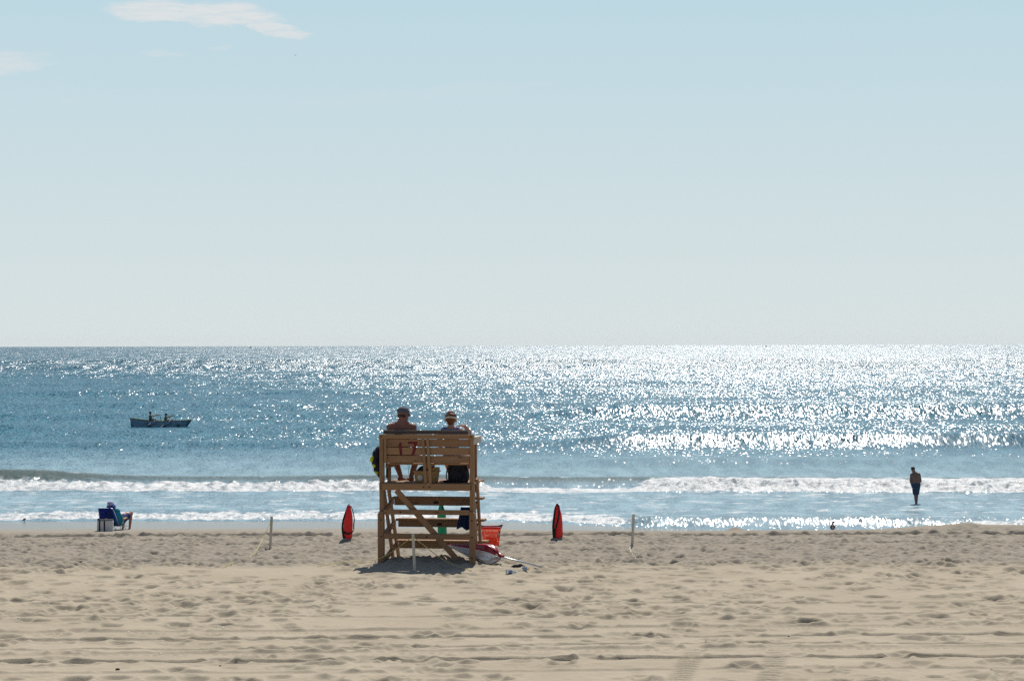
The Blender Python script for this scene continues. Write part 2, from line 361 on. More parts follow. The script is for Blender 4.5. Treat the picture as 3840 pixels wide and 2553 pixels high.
def sand_mat():
    m = bpy.data.materials.new('sand'); m.use_nodes = True; t = m.node_tree; b = t.nodes['Principled BSDF']
    g = N(t, 'ShaderNodeNewGeometry'); s = N(t, 'ShaderNodeSeparateXYZ'); t.links.new(g.outputs['Position'], s.inputs[0])
    n1 = noise(t, g.outputs['Position'], 0.9, 4, 0.6); n2 = noise(t, g.outputs['Position'], 60, 3, 0.7); n3 = noise(t, g.outputs['Position'], 6, 4, 0.65)
    dry = mixc(t, maprange(t, n1.outputs[0], 0.3, 0.7, 0, 1), (0.388, 0.334, 0.246), (0.438, 0.379, 0.283))
    moist = mixc(t, maprange(t, n3.outputs[0], 0.35, 0.65, 0, 1), (0.275, 0.245, 0.195), (0.34, 0.30, 0.24))
    yj = mth(t, 'ADD', s.outputs[1], mth(t, 'MULTIPLY', mth(t, 'SUBTRACT', n1.outputs[0], 0.5), 2.5))
    c = mixc(t, maprange(t, yj, 35.0, 36.2, 0, 0.9), dry, moist)
    beach = mixc(t, maprange(t, n1.outputs[0], 0.3, 0.7, 0, 1), (0.30, 0.28, 0.235), (0.335, 0.31, 0.26))
    c = mixc(t, maprange(t, s.outputs[1], 60, 72, 0, 1), c, beach)
    c = mixc(t, maprange(t, n2.outputs[0], 0.35, 0.7, 0, 0.35), c, mixc(t, 0.25, c, (0.1, 0.08, 0.06)))
    # wash zone: wet sand, darker and shiny
    zj = mth(t, 'ADD', s.outputs[2], mth(t, 'MULTIPLY', mth(t, 'SUBTRACT', noise(t, g.outputs['Position'], 0.35, 3, 0.5).outputs[0], 0.5), 0.16))
    wet = maprange(t, zj, 0.34, 0.22, 0, 1)
    wetfar = mth(t, 'MULTIPLY', wet, maprange(t, s.outputs[1], 72, 76, 0, 1))
    c = mixc(t, mth(t, 'MULTIPLY', wetfar, 0.9), c, (0.16, 0.145, 0.12))
    t.links.new(c, b.inputs['Base Color'])
    t.links.new(maprange(t, wetfar, 0, 1, 0.95, 0.24, False), b.inputs['Roughness'])
    t.links.new(maprange(t, wetfar, 0, 1, 0.1, 0.5, False), b.inputs['Specular IOR Level'])
    bp = N(t, 'ShaderNodeBump'); bp.inputs['Distance'].default_value = 0.02
    t.links.new(maprange(t, wetfar, 0, 1, 0.55, 0.0, False), bp.inputs['Strength'])
    t.links.new(mth(t, 'ADD', n3.outputs[0], mth(t, 'MULTIPLY', n2.outputs[0], 0.4)), bp.inputs['Height'])
    t.links.new(bp.outputs[0], b.inputs['Normal'])
    return m
sand = link('sand', sand_me, sand_mat()); tag(sand, kind='structure')

# ------------------------------------------------------------------ sea
yn = np.concatenate([np.arange(84, 128, 0.11), np.arange(128, 175, 0.3)])
yf = [175.0]
while yf[-1] < 12500: yf.append(yf[-1] * 1.009)
ysea = np.concatenate([yn, np.array(yf)])
us = np.linspace(-1, 1, 1001); Us = np.concatenate([[-6, -2.4, -1.5], us, [1.5, 2.4, 6]])
Ys, Uss = np.meshgrid(ysea, Us, indexing='ij'); Xs = Uss * (0.245 * Ys + 3)
sh = shore_shift(Xs)
Zs = np.zeros_like(Xs); foam = np.zeros_like(Xs)
def ridge(y0, k, A, wf, wb, seed, wob=1.5, xm=None, amin=0.45):
    yc = y0 + k * Xs + wob * perlin(Xs / 14.0, Xs * 0 + seed, seed) + 0.25 * perlin(Xs / 2.2, Xs * 0 + seed, seed + 1)
    a = A * np.clip(0.75 + 1.0 * perlin(Xs / 17.0, Xs * 0 + seed + 9, seed + 2), amin, 1.4)
    if xm is not None: a = a * xm
    d = Ys - yc
    return np.where(d < 0, np.exp(-(d / wf) ** 2), np.exp(-(d / wb) ** 2)) * a, d
# outer swells
for y0, k, A, wf, wb, sd, xm, *am in [(137, -0.03, 0.34, 2.4, 6, 101, sstep(Xs, -2, 10) * .8 + .2), (161, -0.04, 0.50, 2.8, 9, 102, 0.5 + 1.1 * sstep(Xs, 2, 9), 1.15), (192, -0.04, 0.3, 5, 12, 103, None),
                                 (226, -0.05, 1.05, 4.8, 13, 104, sstep(Xs, 0, 12) * .75 + .25, 1.1), (268, -0.04, 0.4, 6, 14, 105, None), (330, -0.03, 0.6, 8, 18, 106, None),
                                 (410, -0.03, 0.5, 9, 22, 107, None), (520, -0.02, 0.6, 12, 28, 108, None), (700, -0.02, 0.9, 16, 40, 109, None), (950, 0, 1.0, 22, 60, 110, None)]:
    z, d = ridge(y0, k, A, wf, wb, sd, 2.5 * y0 / 160, xm, am[0] if am else 0.45); Zs += z
# general chop the grid can carry
chop = sstep(Ys, 118, 165)
Zs += chop * (0.10 * perlin(Xs / 6.0, Ys / 9.0, 120) + 0.05 * perlin(Xs / 2.2, Ys / 3.5, 121)) + (1 - chop) * 0.02 * fbm(Xs / 2.0, Ys / 3.0, 122, 3)
# breaker
PX = CX + Xs / Ys * F
hump = sstep(Xs, -20.5, -24.5)
face = sstep(Xs, -2.5, -0.5) * (1 - sstep(Xs, 5.5, 7.2))              # unbroken green face
z, d = ridge(115.6, -0.07, 0.60, 2.3, 4.0, 130, 0.8, None, 0.75); Zs += z * (1 + 0.25 * hump)
rough1 = fbm(Xs / 0.5, Ys / 0.6, 140, 4, 0.6); lump = np.abs(perlin(Xs / 0.8, Ys / 0.9, 141)) * 2
rightf = sstep(Xs, 5.5, 9)
lefty = 1 - sstep(Xs, 5, 8)
f1 = sstep(d, -5.6, -5.0) * sstep(d + 1.0 * perlin(Xs / 1.5, Ys * 0, 142) + 0.5 * rough1 + lefty * 2.3, 0.6, -0.5)
crest = sstep(np.abs(d - 0.1), 0.5, 0.1) * np.clip(perlin(Xs / 1.1, Xs * 0, 145) * 3.2, 0, 1) * 0.7
f1b = sstep(d, -5.6, -5.0) * sstep(d + 0.5 * rough1, -2.8, -3.6) * 0.85
f1 = f1 * (1 - rightf * .45 * np.clip(0.3 + 1.6 * fbm(Xs / 1.6, Ys / 0.9, 147, 3), 0, 1) * sstep(d, -3.6, -1.5))
fb = f1 * (1 - face) + f1b * face
ftrail = rightf * sstep(d, -0.5, 0.5) * sstep(d, 5.5, 1.5) * (0.45 + 0.8 * fbm(Xs / 1.6, Ys / 1.6, 143, 3))
foam = np.maximum(foam, fb); foam = np.maximum(foam, crest * (1 - rightf)); foam = np.maximum(foam, ftrail)
roll = np.where(d < 0, np.exp(-(np.clip(d + 3.4, -9, 9) / 1.8) ** 4), 0) * (1 - face * .8)
Zs += roll * (0.14 + 0.22 * lump + 0.12 * rough1 + (0.10 + .16 * perlin(Xs / 1.7, Ys / 2.0, 146)) * rightf) * (1 - 0.35 * sstep(Xs, -5, -15))
# shore wash
yw = 93.3 - sh * 1.02 + 1.1 * perlin(Xs / 7.0, Xs * 0, 150) + 0.35 * perlin(Xs / 1.6, Xs * 0, 151) - 0.0
dw = Ys - yw
glassy = sstep(Xs, 4.0, 5.6) * (1 - sstep(Xs, 16.5, 18.5))              # right side: small unbroken wavelet
wid = 4.2 + 1.8 * perlin(Xs / 6.0, Xs * 0 + 4, 152)
fw = sstep(dw, 0.15, 0.7) * sstep(dw + 1.6 * fbm(Xs / 0.9, Ys / 0.7, 153, 3), wid + 1.2, wid - 1.0) * (1 - 0.85 * glassy)
foam = np.maximum(foam, fw * (0.80 + 0.35 * fbm(Xs / 0.7, Ys / 0.8, 154, 3)))
Zs += (0.20 * np.exp(-((dw - 1.6) / 0.7) ** 2) + 0.14 * np.exp(-((dw - 5.2) / 1.2) ** 2)) * (0.7 + 0.6 * perlin(Xs / 4.0, Xs * 0, 155))
Zs += fw * 0.07 * fbm(Xs / 0.35, Ys / 0.4, 156, 3, 0.65)
Zs += glassy * 0.22 * np.exp(-((dw - 2.4) / 0.75) ** 2)
# streaks of old foam between the two
st = fbm(Xs / 1.9 + 0.6 * perlin(Xs / 3, Ys / 3, 157), Ys / 1.5, 158, 4, 0.62)
mid = sstep(dw, 3.5, 5.5) * sstep(d, -3.0, -4.5)
foam = np.maximum(foam, mid * np.clip(0.24 + 0.95 * st, 0, 0.5))
Zs += 0.045 * mid * fbm(Xs / 1.5, Ys / 1.2, 159, 3)
# the sheet slides in under the wet sand at its edge
bed = macro(Xs, Ys); under = sstep(dw, -0.6, -1.8); Zs = Zs * sstep(dw, -1.2, 0.6) + 0.015 * sstep(dw, -1.0, 0.2); Zs = Zs * (1 - under) + np.minimum(Zs, bed - 0.06) * under
foamy = np.clip(foam, 0, 1.2)
Zs *= 1 - 0.8 * np.exp(-((Xs + 30.9) / 7) ** 4 - ((Ys - 197) / 9) ** 4)
green = np.clip(sstep(Zs, 0.18, 0.50) * sstep(Ys, 132, 122) , 0, 1) * (1 - foamy * .5)
sea_me = grid_mesh('sea', Xs, Ys, Zs, {'foam': foamy, 'green': green})

def sea_mat():
    m = bpy.data.materials.new('sea_water'); m.use_nodes = True; t = m.node_tree; b = t.nodes['Principled BSDF']; L = t.links.new
    g = N(t, 'ShaderNodeNewGeometry'); s = N(t, 'ShaderNodeSeparateXYZ'); L(g.outputs['Position'], s.inputs[0]); X, Y = s.outputs[0], s.outputs[1]
    fa = N(t, 'ShaderNodeAttribute'); fa.attribute_name = 'foam'; ga = N(t, 'ShaderNodeAttribute'); ga.attribute_name = 'green'
    yn_ = mth(t, 'DIVIDE', Y, 100.0); sq = mth(t, 'POWER', yn_, 0.6); ly = mth(t, 'LOGARITHM', Y, math.e)
    # wind ripples: wavelets get longer offshore
    uu = mth(t, 'DIVIDE', X, sq)
    def layer(xs, ys_, seed, det):
        v = comb(t, mth(t, 'MULTIPLY', uu, 1 / xs), mth(t, 'MULTIPLY', ly, 100 / ys_), seed)
        n = noise(t, v, 1.0, det, 0.55); c = N(t, 'ShaderNodeSeparateColor'); L(n.outputs['Color'], c.inputs[0])
        return mth(t, 'SUBTRACT', c.outputs[0], 0.5), mth(t, 'SUBTRACT', c.outputs[1], 0.5), c.outputs[2]
    ax, ay, _ = layer(0.13, 0.9, 1.3, 1.0)
    bx, by, bz = layer(0.9, 5.0, 7.7, 3.0)
    gust = noise(t, comb(t, mth(t, 'MULTIPLY', uu, 0.05), mth(t, 'MULTIPLY', ly, 9.0)), 1.0, 4, 0.6).outputs[0]
    amp = mth(t, 'MULTIPLY', mth(t, 'MULTIPLY', mth(t, 'MAXIMUM', maprange(t, Y, 122, 172, 0.30, 1.0), maprange(t, Y, 96, 91, 0.3, 0.68)), mth(t, 'MULTIPLY', maprange(t, Y, 200, 800, 1.0, 1.6), mth(t, 'ADD', 1.0, mth(t, 'MULTIPLY', maprange(t, Y, 560, 720, 0.0, 0.22), maprange(t, Y, 1150, 950, 0.0, 1.0))))), maprange(t, gust, 0.32, 0.68, 0.72, 1.22))
    sx = mth(t, 'ADD', mth(t, 'MULTIPLY', ax, 0.9), mth(t, 'MULTIPLY', bx, 0.45))
    sy = mth(t, 'ADD', mth(t, 'MULTIPLY', ay, 2.45), mth(t, 'MULTIPLY', by, 1.1))
    sy = mth(t, 'SUBTRACT', mth(t, 'MULTIPLY', mth(t, 'ABSOLUTE', sy), -1.0), 0.03)
    v = comb(t, mth(t, 'MULTIPLY', sx, amp), mth(t, 'MULTIPLY', sy, amp), 0.0)
    add = N(t, 'ShaderNodeVectorMath', operation='ADD'); L(g.outputs['Normal'], add.inputs[0]); L(v, add.inputs[1])
    nrm = N(t, 'ShaderNodeVectorMath', operation='NORMALIZE'); L(add.outputs[0], nrm.inputs[0])
    # body colour
    deep = mixc(t, maprange(t, gust, 0.35, 0.65, 0, 1), (0.03, 0.155, 0.212), (0.048, 0.198, 0.258))
    shal = (0.27, 0.40, 0.44)
    c = mixc(t, maprange(t, Y, 112, 175, 1, 0), deep, shal)
    c = mixc(t, maprange(t, bz, 0.35, 0.62, 0, 0.35), c, (0.015, 0.07, 0.11))
    c = mixc(t, mth(t, 'MULTIPLY', ga.outputs['Fac'], 0.9), c, (0.075, 0.10, 0.07))
    L(c, b.inputs['Base Color']); L(mth(t, 'ADD', maprange(t, Y, 120, 160, 0.03, 0.0), maprange(t, Y, 150, 1800, 0.23, 0.30)), b.inputs['Roughness']); b.inputs['IOR'].default_value = 1.33
    L(nrm.outputs[0], b.inputs['Normal']); L(maprange(t, Y, 190, 700, 0.5, 1.0), b.inputs['Specular IOR Level'])
    # foam
    fn = noise(t, g.outputs['Position'], 2.6, 5, 0.7).outputs[0]; fn2 = noise(t, comb(t, mth(t, 'MULTIPLY', X, 0.8), mth(t, 'MULTIPLY', Y, 0.9), 3.0), 1.1, 6, 0.72).outputs[0]
    f = mth(t, 'ADD', fa.outputs['Fac'], mth(t, 'ADD', mth(t, 'MULTIPLY', mth(t, 'SUBTRACT', fn, 0.5), 0.9), mth(t, 'MULTIPLY', mth(t, 'SUBTRACT', fn2, 0.5), 0.9)))
    f = maprange(t, f, 0.36, 0.80, 0, 1)
    fd = N(t, 'ShaderNodeBsdfPrincipled'); fcol = mixc(t, maprange(t, mth(t, 'MULTIPLY', mth(t, 'ADD', fn2, fn), 0.5), 0.40, 0.56, 0, 1), (0.26, 0.31, 0.33), (0.62, 0.63, 0.62)); L(fcol, fd.inputs['Base Color']); fd.inputs['Roughness'].default_value = 0.5
    bp = N(t, 'ShaderNodeBump'); bp.inputs['Strength'].default_value = 1.0; bp.inputs['Distance'].default_value = 0.10; L(fn, bp.inputs['Height']); L(bp.outputs[0], fd.inputs['Normal'])
    mx = N(t, 'ShaderNodeMixShader'); L(f, mx.inputs[0]); L(b.outputs[0], mx.inputs[1]); L(fd.outputs[0], mx.inputs[2])
    L(mx.outputs[0], [x for x in t.nodes if x.type == 'OUTPUT_MATERIAL'][0].inputs[0])
    return m
sea = link('sea', sea_me, sea_mat()); tag(sea, kind='structure')
# ------------------------------------------------------------------ materials for things
WB = (0.30, 0.17, 0.092); W0 = wood('wood_rails', 0, WB); W1 = wood('wood_braces', 1, WB); W2 = wood('wood_posts', 2, WB)
WGREY = wood('weathered_rail', 0, (0.13, 0.11, 0.10))
WPALE = wood('pale_stake_wood', 2, (0.58, 0.53, 0.44))
WARM = wood('sun_bleached_wood', 1, (0.52, 0.47, 0.42))
REDP = mat('dark_red_paint', (0.14, 0.008, 0.02), 0.6, 0.2, 40)
SKIN1 = mat('tanned_skin', (0.235, 0.105, 0.078), 0.55, 0.08, 8); SKIN2 = mat('fair_skin', (0.46, 0.25, 0.18), 0.55, 0.06, 8)
SKIN3 = mat('sunburnt_skin', (0.42, 0.19, 0.13), 0.55, 0.08, 8)
HAIRB = mat('dark_brown_hair', (0.035, 0.02, 0.013), 0.5, 0.3, 60); HAIRR = mat('auburn_hair', (0.16, 0.055, 0.025), 0.5, 0.35, 60)
BLACKC = mat('black_cloth', (0.018, 0.018, 0.028), 0.85, 0.25, 20, bump=0.4); NAVY = mat('navy_cloth', (0.018, 0.035, 0.12), 0.85, 0.2, 15, bump=0.3)
BLUE = mat('bright_blue_cloth', (0.02, 0.10, 0.36), 0.85, 0.2, 15, bump=0.3, trans=0.25)
TEAL = mat('teal_shirt', (0.01, 0.22, 0.34), 0.8, 0.15, 15); YEL = mat('yellow_panel', (0.55, 0.60, 0.03), 0.7, 0.1, 20)
METAL = mat('aluminium', (0.62, 0.64, 0.66), 0.3, 0.05, 20, 0.5, 0.9); STRAP = mat('black_webbing', (0.02, 0.02, 0.022), 0.75, 0.2, 40)

# ------------------------------------------------------------------ lifeguard stand
SO = P(1598, 2119, 35.5); SO.z = 3.765
YAW = -R(9)
st = thing('lifeguard_stand', SO, YAW, 'tall brown wooden lifeguard stand with red number 17 painted on its slatted back', 'lifeguard stand')
def sp(name, m, *boxes, bev=0.003):
    bm = bmesh.new()
    for b in boxes: box(bm, *b, bev=bev)
    return obj(name, bm, m, st)
def spb(name, m, a, b, wx, wy, up=Vector((1, 0, 0))):
    bm = bmesh.new(); bar(bm, a, b, wx, wy, up); return obj(name, bm, m, st)
for s, x0, x1 in ((-1, -.742, -.675), (1, .692, .757)):
    sp('rear_post', W2, (x0, x1, 0.0, .088, -.22, 2.028))
for s, pts in ((-1, [(-.762, -.25), (-.672, -.25), (-.672, .83), (-.735, .83), (-.762, .795)]), (1, [(.692, -.25), (.786, -.25), (.786, .795), (.757, .835), (.692, .835)])):
    bm = bmesh.new(); f = [bm.verts.new((x, -.045, z)) for x, z in pts]; r = [bm.verts.new((x, -.003, z)) for x, z in pts]
    bm.faces.new(f); bm.faces.new(r[::-1])
    for k in range(len(pts)): bm.faces.new((f[k], r[k], r[(k + 1) % 5], f[(k + 1) % 5]))
    obj('post_sleeve', bm, W2, st)
sp('cross_beam', W0, (-.738, .752, -.042, -.003, 1.163, 1.268))
sp('cross_beam', W0, (-.670, .690, -.038, .0, .785, .862))
sp('cross_beam', W0, (-.670, .690, -.038, .0, .402, .488))
spb('diagonal_brace', W2, (-.475, .022, 1.16), (.475, .022, .10), .088, .038)
sp('platform', W0, *[(-.70, .735, -.0 + k * .142, .134 + k * .142, 1.245, 1.272) for k in range(8)], bev=.004)
sp('back_rail', W0, (-.742, .757, -.032, -.003, 1.965, 2.034))
sp('headrest', WGREY, (-.690, .655, .055, .20, 2.034, 2.074), (-.690, .655, .055, .085, 2.055, 2.098))
for z0, z1 in ((1.843, 1.957), (1.716, 1.829), (1.588, 1.702)):
    sp('back_slat', W0, (-.668, .688, .012, .034, z0, z1))
spb('back_upright', W2, (-.045, -.008, 1.965), (-.002, -.002, 1.24), .045, .03); spb('back_upright', W2, (.028, -.008, 1.965), (.075, -.002, 1.24), .045, .03)
spb('back_upright', W2, (-.645, -.006, 1.965), (-.645, -.004, 1.60), .04, .03)
sp('seat', W0, (-.665, -.03, .09, .22, 1.555, 1.58), (-.665, -.03, .235, .37, 1.555, 1.58), (-.665, -.03, .385, .50, 1.555, 1.58),)
sp('seat', W0, (.05, .685, .09, .22, 1.555, 1.58), (.05, .685, .235, .37, 1.555, 1.58), (.05, .685, .385, .50, 1.555, 1.58),)
for x in (-.665, .64): sp('seat_bearer', W1, (x, x + .035, .09, .60, 1.50, 1.553))
sp('seat_bearer', W1, (-.012, .03, .06, .60, 1.50, 1.60))
sp('armrest', WARM, (.66, .792, .0, .62, 1.972, 1.998), (.745, .775, .0, .58, 1.88, 1.970)); sp('armrest', WARM, (-.78, -.66, .09, .62, 1.972, 1.998))
for x in (-.735, .655): sp('front_post', W2, (x, x + .05, .54, .62, 1.10, 1.970))
for s, x0, x1, y0, y1, ya, yb in ((-1, -.715, -.66, .12, .62, .50, 1.06), (1, .735, .70, .05, .50, .42, .92)):
    spb('front_leg', W2, (x0, y0 + .03, 1.235), (x1, y1 + .12, -.15), .04, .085)
    spb('ladder_rail', W2, (x0, ya, 1.33 if s > 0 else 1.235), (x1, yb + .12, -.15), .04, .085)
for z, xa, xb, y in ((.985, -.66, .80, .52), (.63, -.63, .80, .68), (.275, -.655, .815, .84)):
    r_ = sp('ladder_step', W0, (xa, xb, y, y + .25, z, z + .035), (xa + .04, .68, y + .02, y + .055, z - .095, z - .002))
for z, z2, y in ((.82, .94, .78), (.46, .585, .92), (.05, .235, 1.08)):
    for x in (-.690, .70):
        bm = bmesh.new(); bar(bm, (x, .09, z), (x, y, z2), .035, .088); obj('side_brace', bm, W1, st)
for (x, z) in ((.02, .935), (.04, .575)):      # dark bolt plates on the step boards
    sp('bolt_plate', STRAP, (x, x + .075, (.54 if z > .8 else .70) - .004, (.54 if z > .8 else .70) - .0005, z - .015, z + .025))
def digit(polys, name):
    bm = bmesh.new()
    for poly in polys:
        pts = [((px - 1598) / 237.5, 2.034 - (py - 1633) / 240.4) for px, py in poly]
        f = [bm.verts.new((x, .0085, z)) for x, z in pts]; r = [bm.verts.new((x, .0105, z)) for x, z in pts]
        bm.faces.new(f); bm.faces.new(r[::-1])
        for k in range(len(pts)): bm.faces.new((f[k], r[k], r[(k + 1) % len(pts)], f[(k + 1) % len(pts)]))
    obj(name, bm, REDP, st)
digit([[(1494, 1671), (1498, 1665), (1505, 1664), (1506, 1678), (1496, 1678)], [(1496, 1680.5), (1506, 1680.5), (1508, 1709), (1499, 1709)]], 'painted_numeral')
digit([[(1530, 1660), (1565, 1660), (1564, 1672), (1562.5, 1678), (1552, 1678), (1552.5, 1669), (1530, 1669)], [(1551.5, 1680.5), (1561.5, 1680.5), (1554, 1709), (1543, 1709)]], 'painted_numeral')
for x, y, z in [(-.708, -.047, .70), (-.708, -.047, .44), (-.708, -.047, .12), (.735, -.047, .70), (.735, -.047, .44), (.735, -.047, .12), (-.708, -.044, 1.235), (-.708, -.044, 1.195), (.722, -.044, 1.235), (.722, -.044, 1.195),
                (-.708, -.034, 2.0), (.722, -.034, 2.0), (-.40, -.0405, .823), (.02, -.0405, .445), (-.03, -.0445, 1.215), (.06, -.0445, 1.215)]:
    bm = bmesh.new(); bmesh.ops.create_cone(bm, cap_ends=True, segments=12, radius1=.013, radius2=.010, depth=.008, matrix=Matrix.Translation((x, y, z)) @ Matrix.Rotation(math.pi / 2, 4, 'X')); obj('bolt', bm, STRAP, st)
def slocal(x, y, z): return st.matrix_world @ Vector((x, y, z))
bpy.context.view_layer.update()

# ------------------------------------------------------------------ bodies
def hand(bm, wrist, tip_dir, palm_n, s=1.0, curl=0.4, side=1):
    """palm, four fingers of different lengths with a knuckle bend, thumb leaving the side of the palm"""
    d = Vector(tip_dir).normalized(); n = Vector(palm_n); n = (n - d * n.dot(d)).normalized(); a = d.cross(n) * side
    w_ = Vector(wrist); c = w_ + d * .045 * s
    rot = Matrix((a, d, n)).transposed(); ell(bm, c, .040 * s, .052 * s, .017 * s, rot, 12)
    for k, (off, ln) in enumerate(((-.030, .062), (-.010, .074), (.010, .080), (.030, .070))):
        b0 = w_ + d * .082 * s + a * off * s; d1 = (d * math.cos(curl) + n * math.sin(curl)); d2 = (d * math.cos(curl * 2.4) + n * math.sin(curl * 2.4))
        b1 = b0 + d1 * ln * .55 * s; b2 = b1 + d2 * ln * .55 * s
        cone(bm, b0, b1, .0088 * s, .0082 * s, 8, 2); cone(bm, b1, b2, .0082 * s, .0068 * s, 8, 2)
    t0 = w_ + d * .025 * s + a * .034 * s; t1 = t0 + (d * .6 + a * .7 + n * .3).normalized() * .036 * s; t2 = t1 + (d * .9 + a * .1 + n * .5).normalized() * .030 * s
    cone(bm, t0, t1, .012 * s, .010 * s, 8, 2); cone(bm, t1, t2, .010 * s, .0078 * s, 8, 2)
def head(bm, c, face, s=1.0, tilt=0.0):
    """skull, jaw, nose, brows, ears; c = centre of skull, face = direction it looks"""
    f = Vector(face).normalized(); up = Vector((0, 0, 1)); up = (up - f * up.dot(f)).normalized(); r = f.cross(up)
    if tilt: q = Matrix.Rotation(tilt, 3, f); up = q @ up; r = q @ r
    rot = Matrix((r, f, up)).transposed(); c = Vector(c)
    ell(bm, c + up * .015 * s, .076 * s, .095 * s, .095 * s, rot, 20)
    ell(bm, c + f * .028 * s - up * .062 * s, .055 * s, .062 * s, .058 * s, rot, 16)
    cone(bm, c + f * .088 * s + up * .008 * s, c + f * .108 * s - up * .030 * s, .009 * s, .013 * s, 8, 3)
    for q in (-1, 1):
        ell(bm, c + r * q * .077 * s - up * .012 * s - f * .005 * s, .009 * s, .020 * s, .032 * s, rot, 10)
        ell(bm, c + f * .083 * s + r * q * .028 * s + up * .022 * s, .022 * s, .010 * s, .008 * s, rot, 8)
        ell(bm, c + f * .086 * s + r * q * .028 * s + up * .004 * s, .012 * s, .006 * s, .007 * s, rot, 8)
    ell(bm, c + f * .088 * s - up * .055 * s, .024 * s, .010 * s, .008 * s, rot, 8)
    return r, f, up, rot
def foot(bm, ankle, d, s=1.0):
    d = Vector(d).normalized(); a = Vector(ankle); side = d.cross(Vector((0, 0, 1))).normalized()
    cone(bm, a - d * .035 * s - Vector((0, 0, .035 * s)), a + d * .09 * s - Vector((0, 0, .050 * s)), .034 * s, .030 * s, 10, 3)
    for k in range(5):
        o = (k - 2) * .016 * s; b = a + d * .10 * s - Vector((0, 0, .056 * s)) + side * o
        cone(bm, b, b + d * (.062 - .006 * k) * s, .013 * s, .010 * s, 8, 2)

# --- man on the left of the bench
man = thing('person', P(1508, 1740, 35.9), 0, 'shirtless tanned man in grey cap and sunglasses sitting on left of lifeguard stand', 'person')
def loc_bm_transform(bm, root):
    m = (Matrix.Translation(root.location) @ root.rotation_euler.to_matrix().to_4x4()).inverted(); bm.transform(m)
bm = bmesh.new()
hd = P(1512, 1555, 35.86); nk = P(1507, 1578, 35.82); ch = P(1506, 1602, 35.83); mid = P(1506, 1650, 35.82); pel = P(1506, 1712, 35.84)
FD = Vector((0.62, 0.78, -0.05))
head(bm, hd, FD, 1.08)
cone(bm, nk + Vector((0, 0, .05)), nk - Vector((0, 0, .04)), .056, .066)
cone(bm, P(1478, 1600, 35.83), P(1534, 1600, 35.83), .072, .072); cone(bm, nk - Vector((0, 0, .02)), P(1473, 1598, 35.83), .052, .05); cone(bm, nk - Vector((0, 0, .02)), P(1540, 1598, 35.83), .052, .05)
cone(bm, P(1485, 1618, 35.84), P(1487, 1665, 35.84), .095, .078); cone(bm, P(1527, 1618, 35.84), P(1524, 1665, 35.84), .095, .078)
cone(bm, P(1506, 1620, 35.84), P(1506, 1700, 35.84), .11, .115); cone(bm, P(1488, 1703, 35.86), P(1524, 1703, 35.86), .095, .095)
# arms hang forward to the knees
for sx, sh_, el_, wr in ((-1, P(1463, 1603, 35.84), P(1456, 1655, 35.98), P(1480, 1700, 36.22)), (1, P(1549, 1603, 35.84), P(1558, 1655, 35.98), P(1546, 1697, 36.22))):
    ell(bm, sh_, .062, .062, .066); cone(bm, sh_, el_, .052, .042); cone(bm, el_, wr, .042, .028)
    hand(bm, wr, (0.25 * -sx, .8, -.45), (0, -.3, -1), 1.0, .5, sx)
# legs: thighs along the bench, shins slanting in, feet crossed close together on the platform
for hip, kn, an, fd in ((P(1489, 1708, 35.9), P(1477, 1712, 36.33), P(1503, 1786, 36.32), (.55, .8, 0)), (P(1523, 1708, 35.9), P(1565, 1712, 36.33), P(1542, 1786, 36.32), (-.5, .8, 0))):
    cone(bm, hip, kn, .085, .062); m_ = kn.lerp(an, .35); cone(bm, kn, m_, .058, .054); cone(bm, m_, an, .054, .036); cone(bm, an, an - Vector((0, 0, .03)), .036, .034); foot(bm, an, fd)
loc_bm_transform(bm, man); fuse('body', bm, .0085, SKIN1, man)
def at(root, bm): loc_bm_transform(bm, root); return bm
r_, f_, u_ = None, FD.normalized(), None
up = (Vector((0, 0, 1)) - f_ * f_.z).normalized(); rt = f_.cross(up); rot = Matrix((rt, f_, up)).transposed()
bm = bmesh.new(); ell(bm, hd - f_ * .028 - up * .010, .078, .075, .062, rot, 20); fuse('hair', at(man, bm), .008, HAIRB, man, 2)
bm = bmesh.new(); ell(bm, hd + up * .058 - f_ * .004, .090, .108, .078, rot, 24)
for v in list(bm.verts):
    if (v.co - hd).dot(up) < .030: v.co -= up * ((v.co - hd).dot(up) - .030)
bmesh.ops.remove_doubles(bm, verts=bm.verts, dist=.002)
CAPM = mat('faded_grey_cap', (0.09, 0.10, 0.135), 0.8, 0.25, 30)
hat = obj('cap', at(man, bm), CAPM, man, True)
bm = bmesh.new()
ell(bm, hd + f_ * .115 + up * .038, .070, .062, .008, rot, 20); obj('visor', at(man, bm), CAPM, hat, True)
bm = bmesh.new(); tube(bm, [hd + rt * .086 * math.cos(a) + f_ * .100 * math.sin(a) + up * .006 for a in [math.pi * k / 14 for k in range(15)]], .006, 6)
for q in (-1, 1): ell(bm, hd + f_ * .094 + rt * q * .036 - up * .0, .030, .008, .022, rot, 12)
obj('sunglasses', at(man, bm), STRAP, man, True)
bm = bmesh.new()
cone(bm, P(1488, 1706, 35.86), P(1524, 1706, 35.86), .104, .104); cone(bm, P(1489, 1708, 35.9), P(1480, 1712, 36.18), .096, .085); cone(bm, P(1523, 1708, 35.9), P(1554, 1712, 36.18), .096, .085)
fuse('shorts', at(man, bm), .012, mat('dark_red_shorts', (0.12, .015, .02), .8), man)
bm = bmesh.new(); tube(bm, spline([P(1529, 1722, 36.1), P(1531, 1755, 36.12), P(1534, 1786, 36.15)]), .0035, 6); tube(bm, spline([P(1532, 1722, 36.1), P(1536, 1750, 36.12), P(1541, 1782, 36.15)]), .003, 6)
obj('shorts_cord', at(man, bm), STRAP, man)

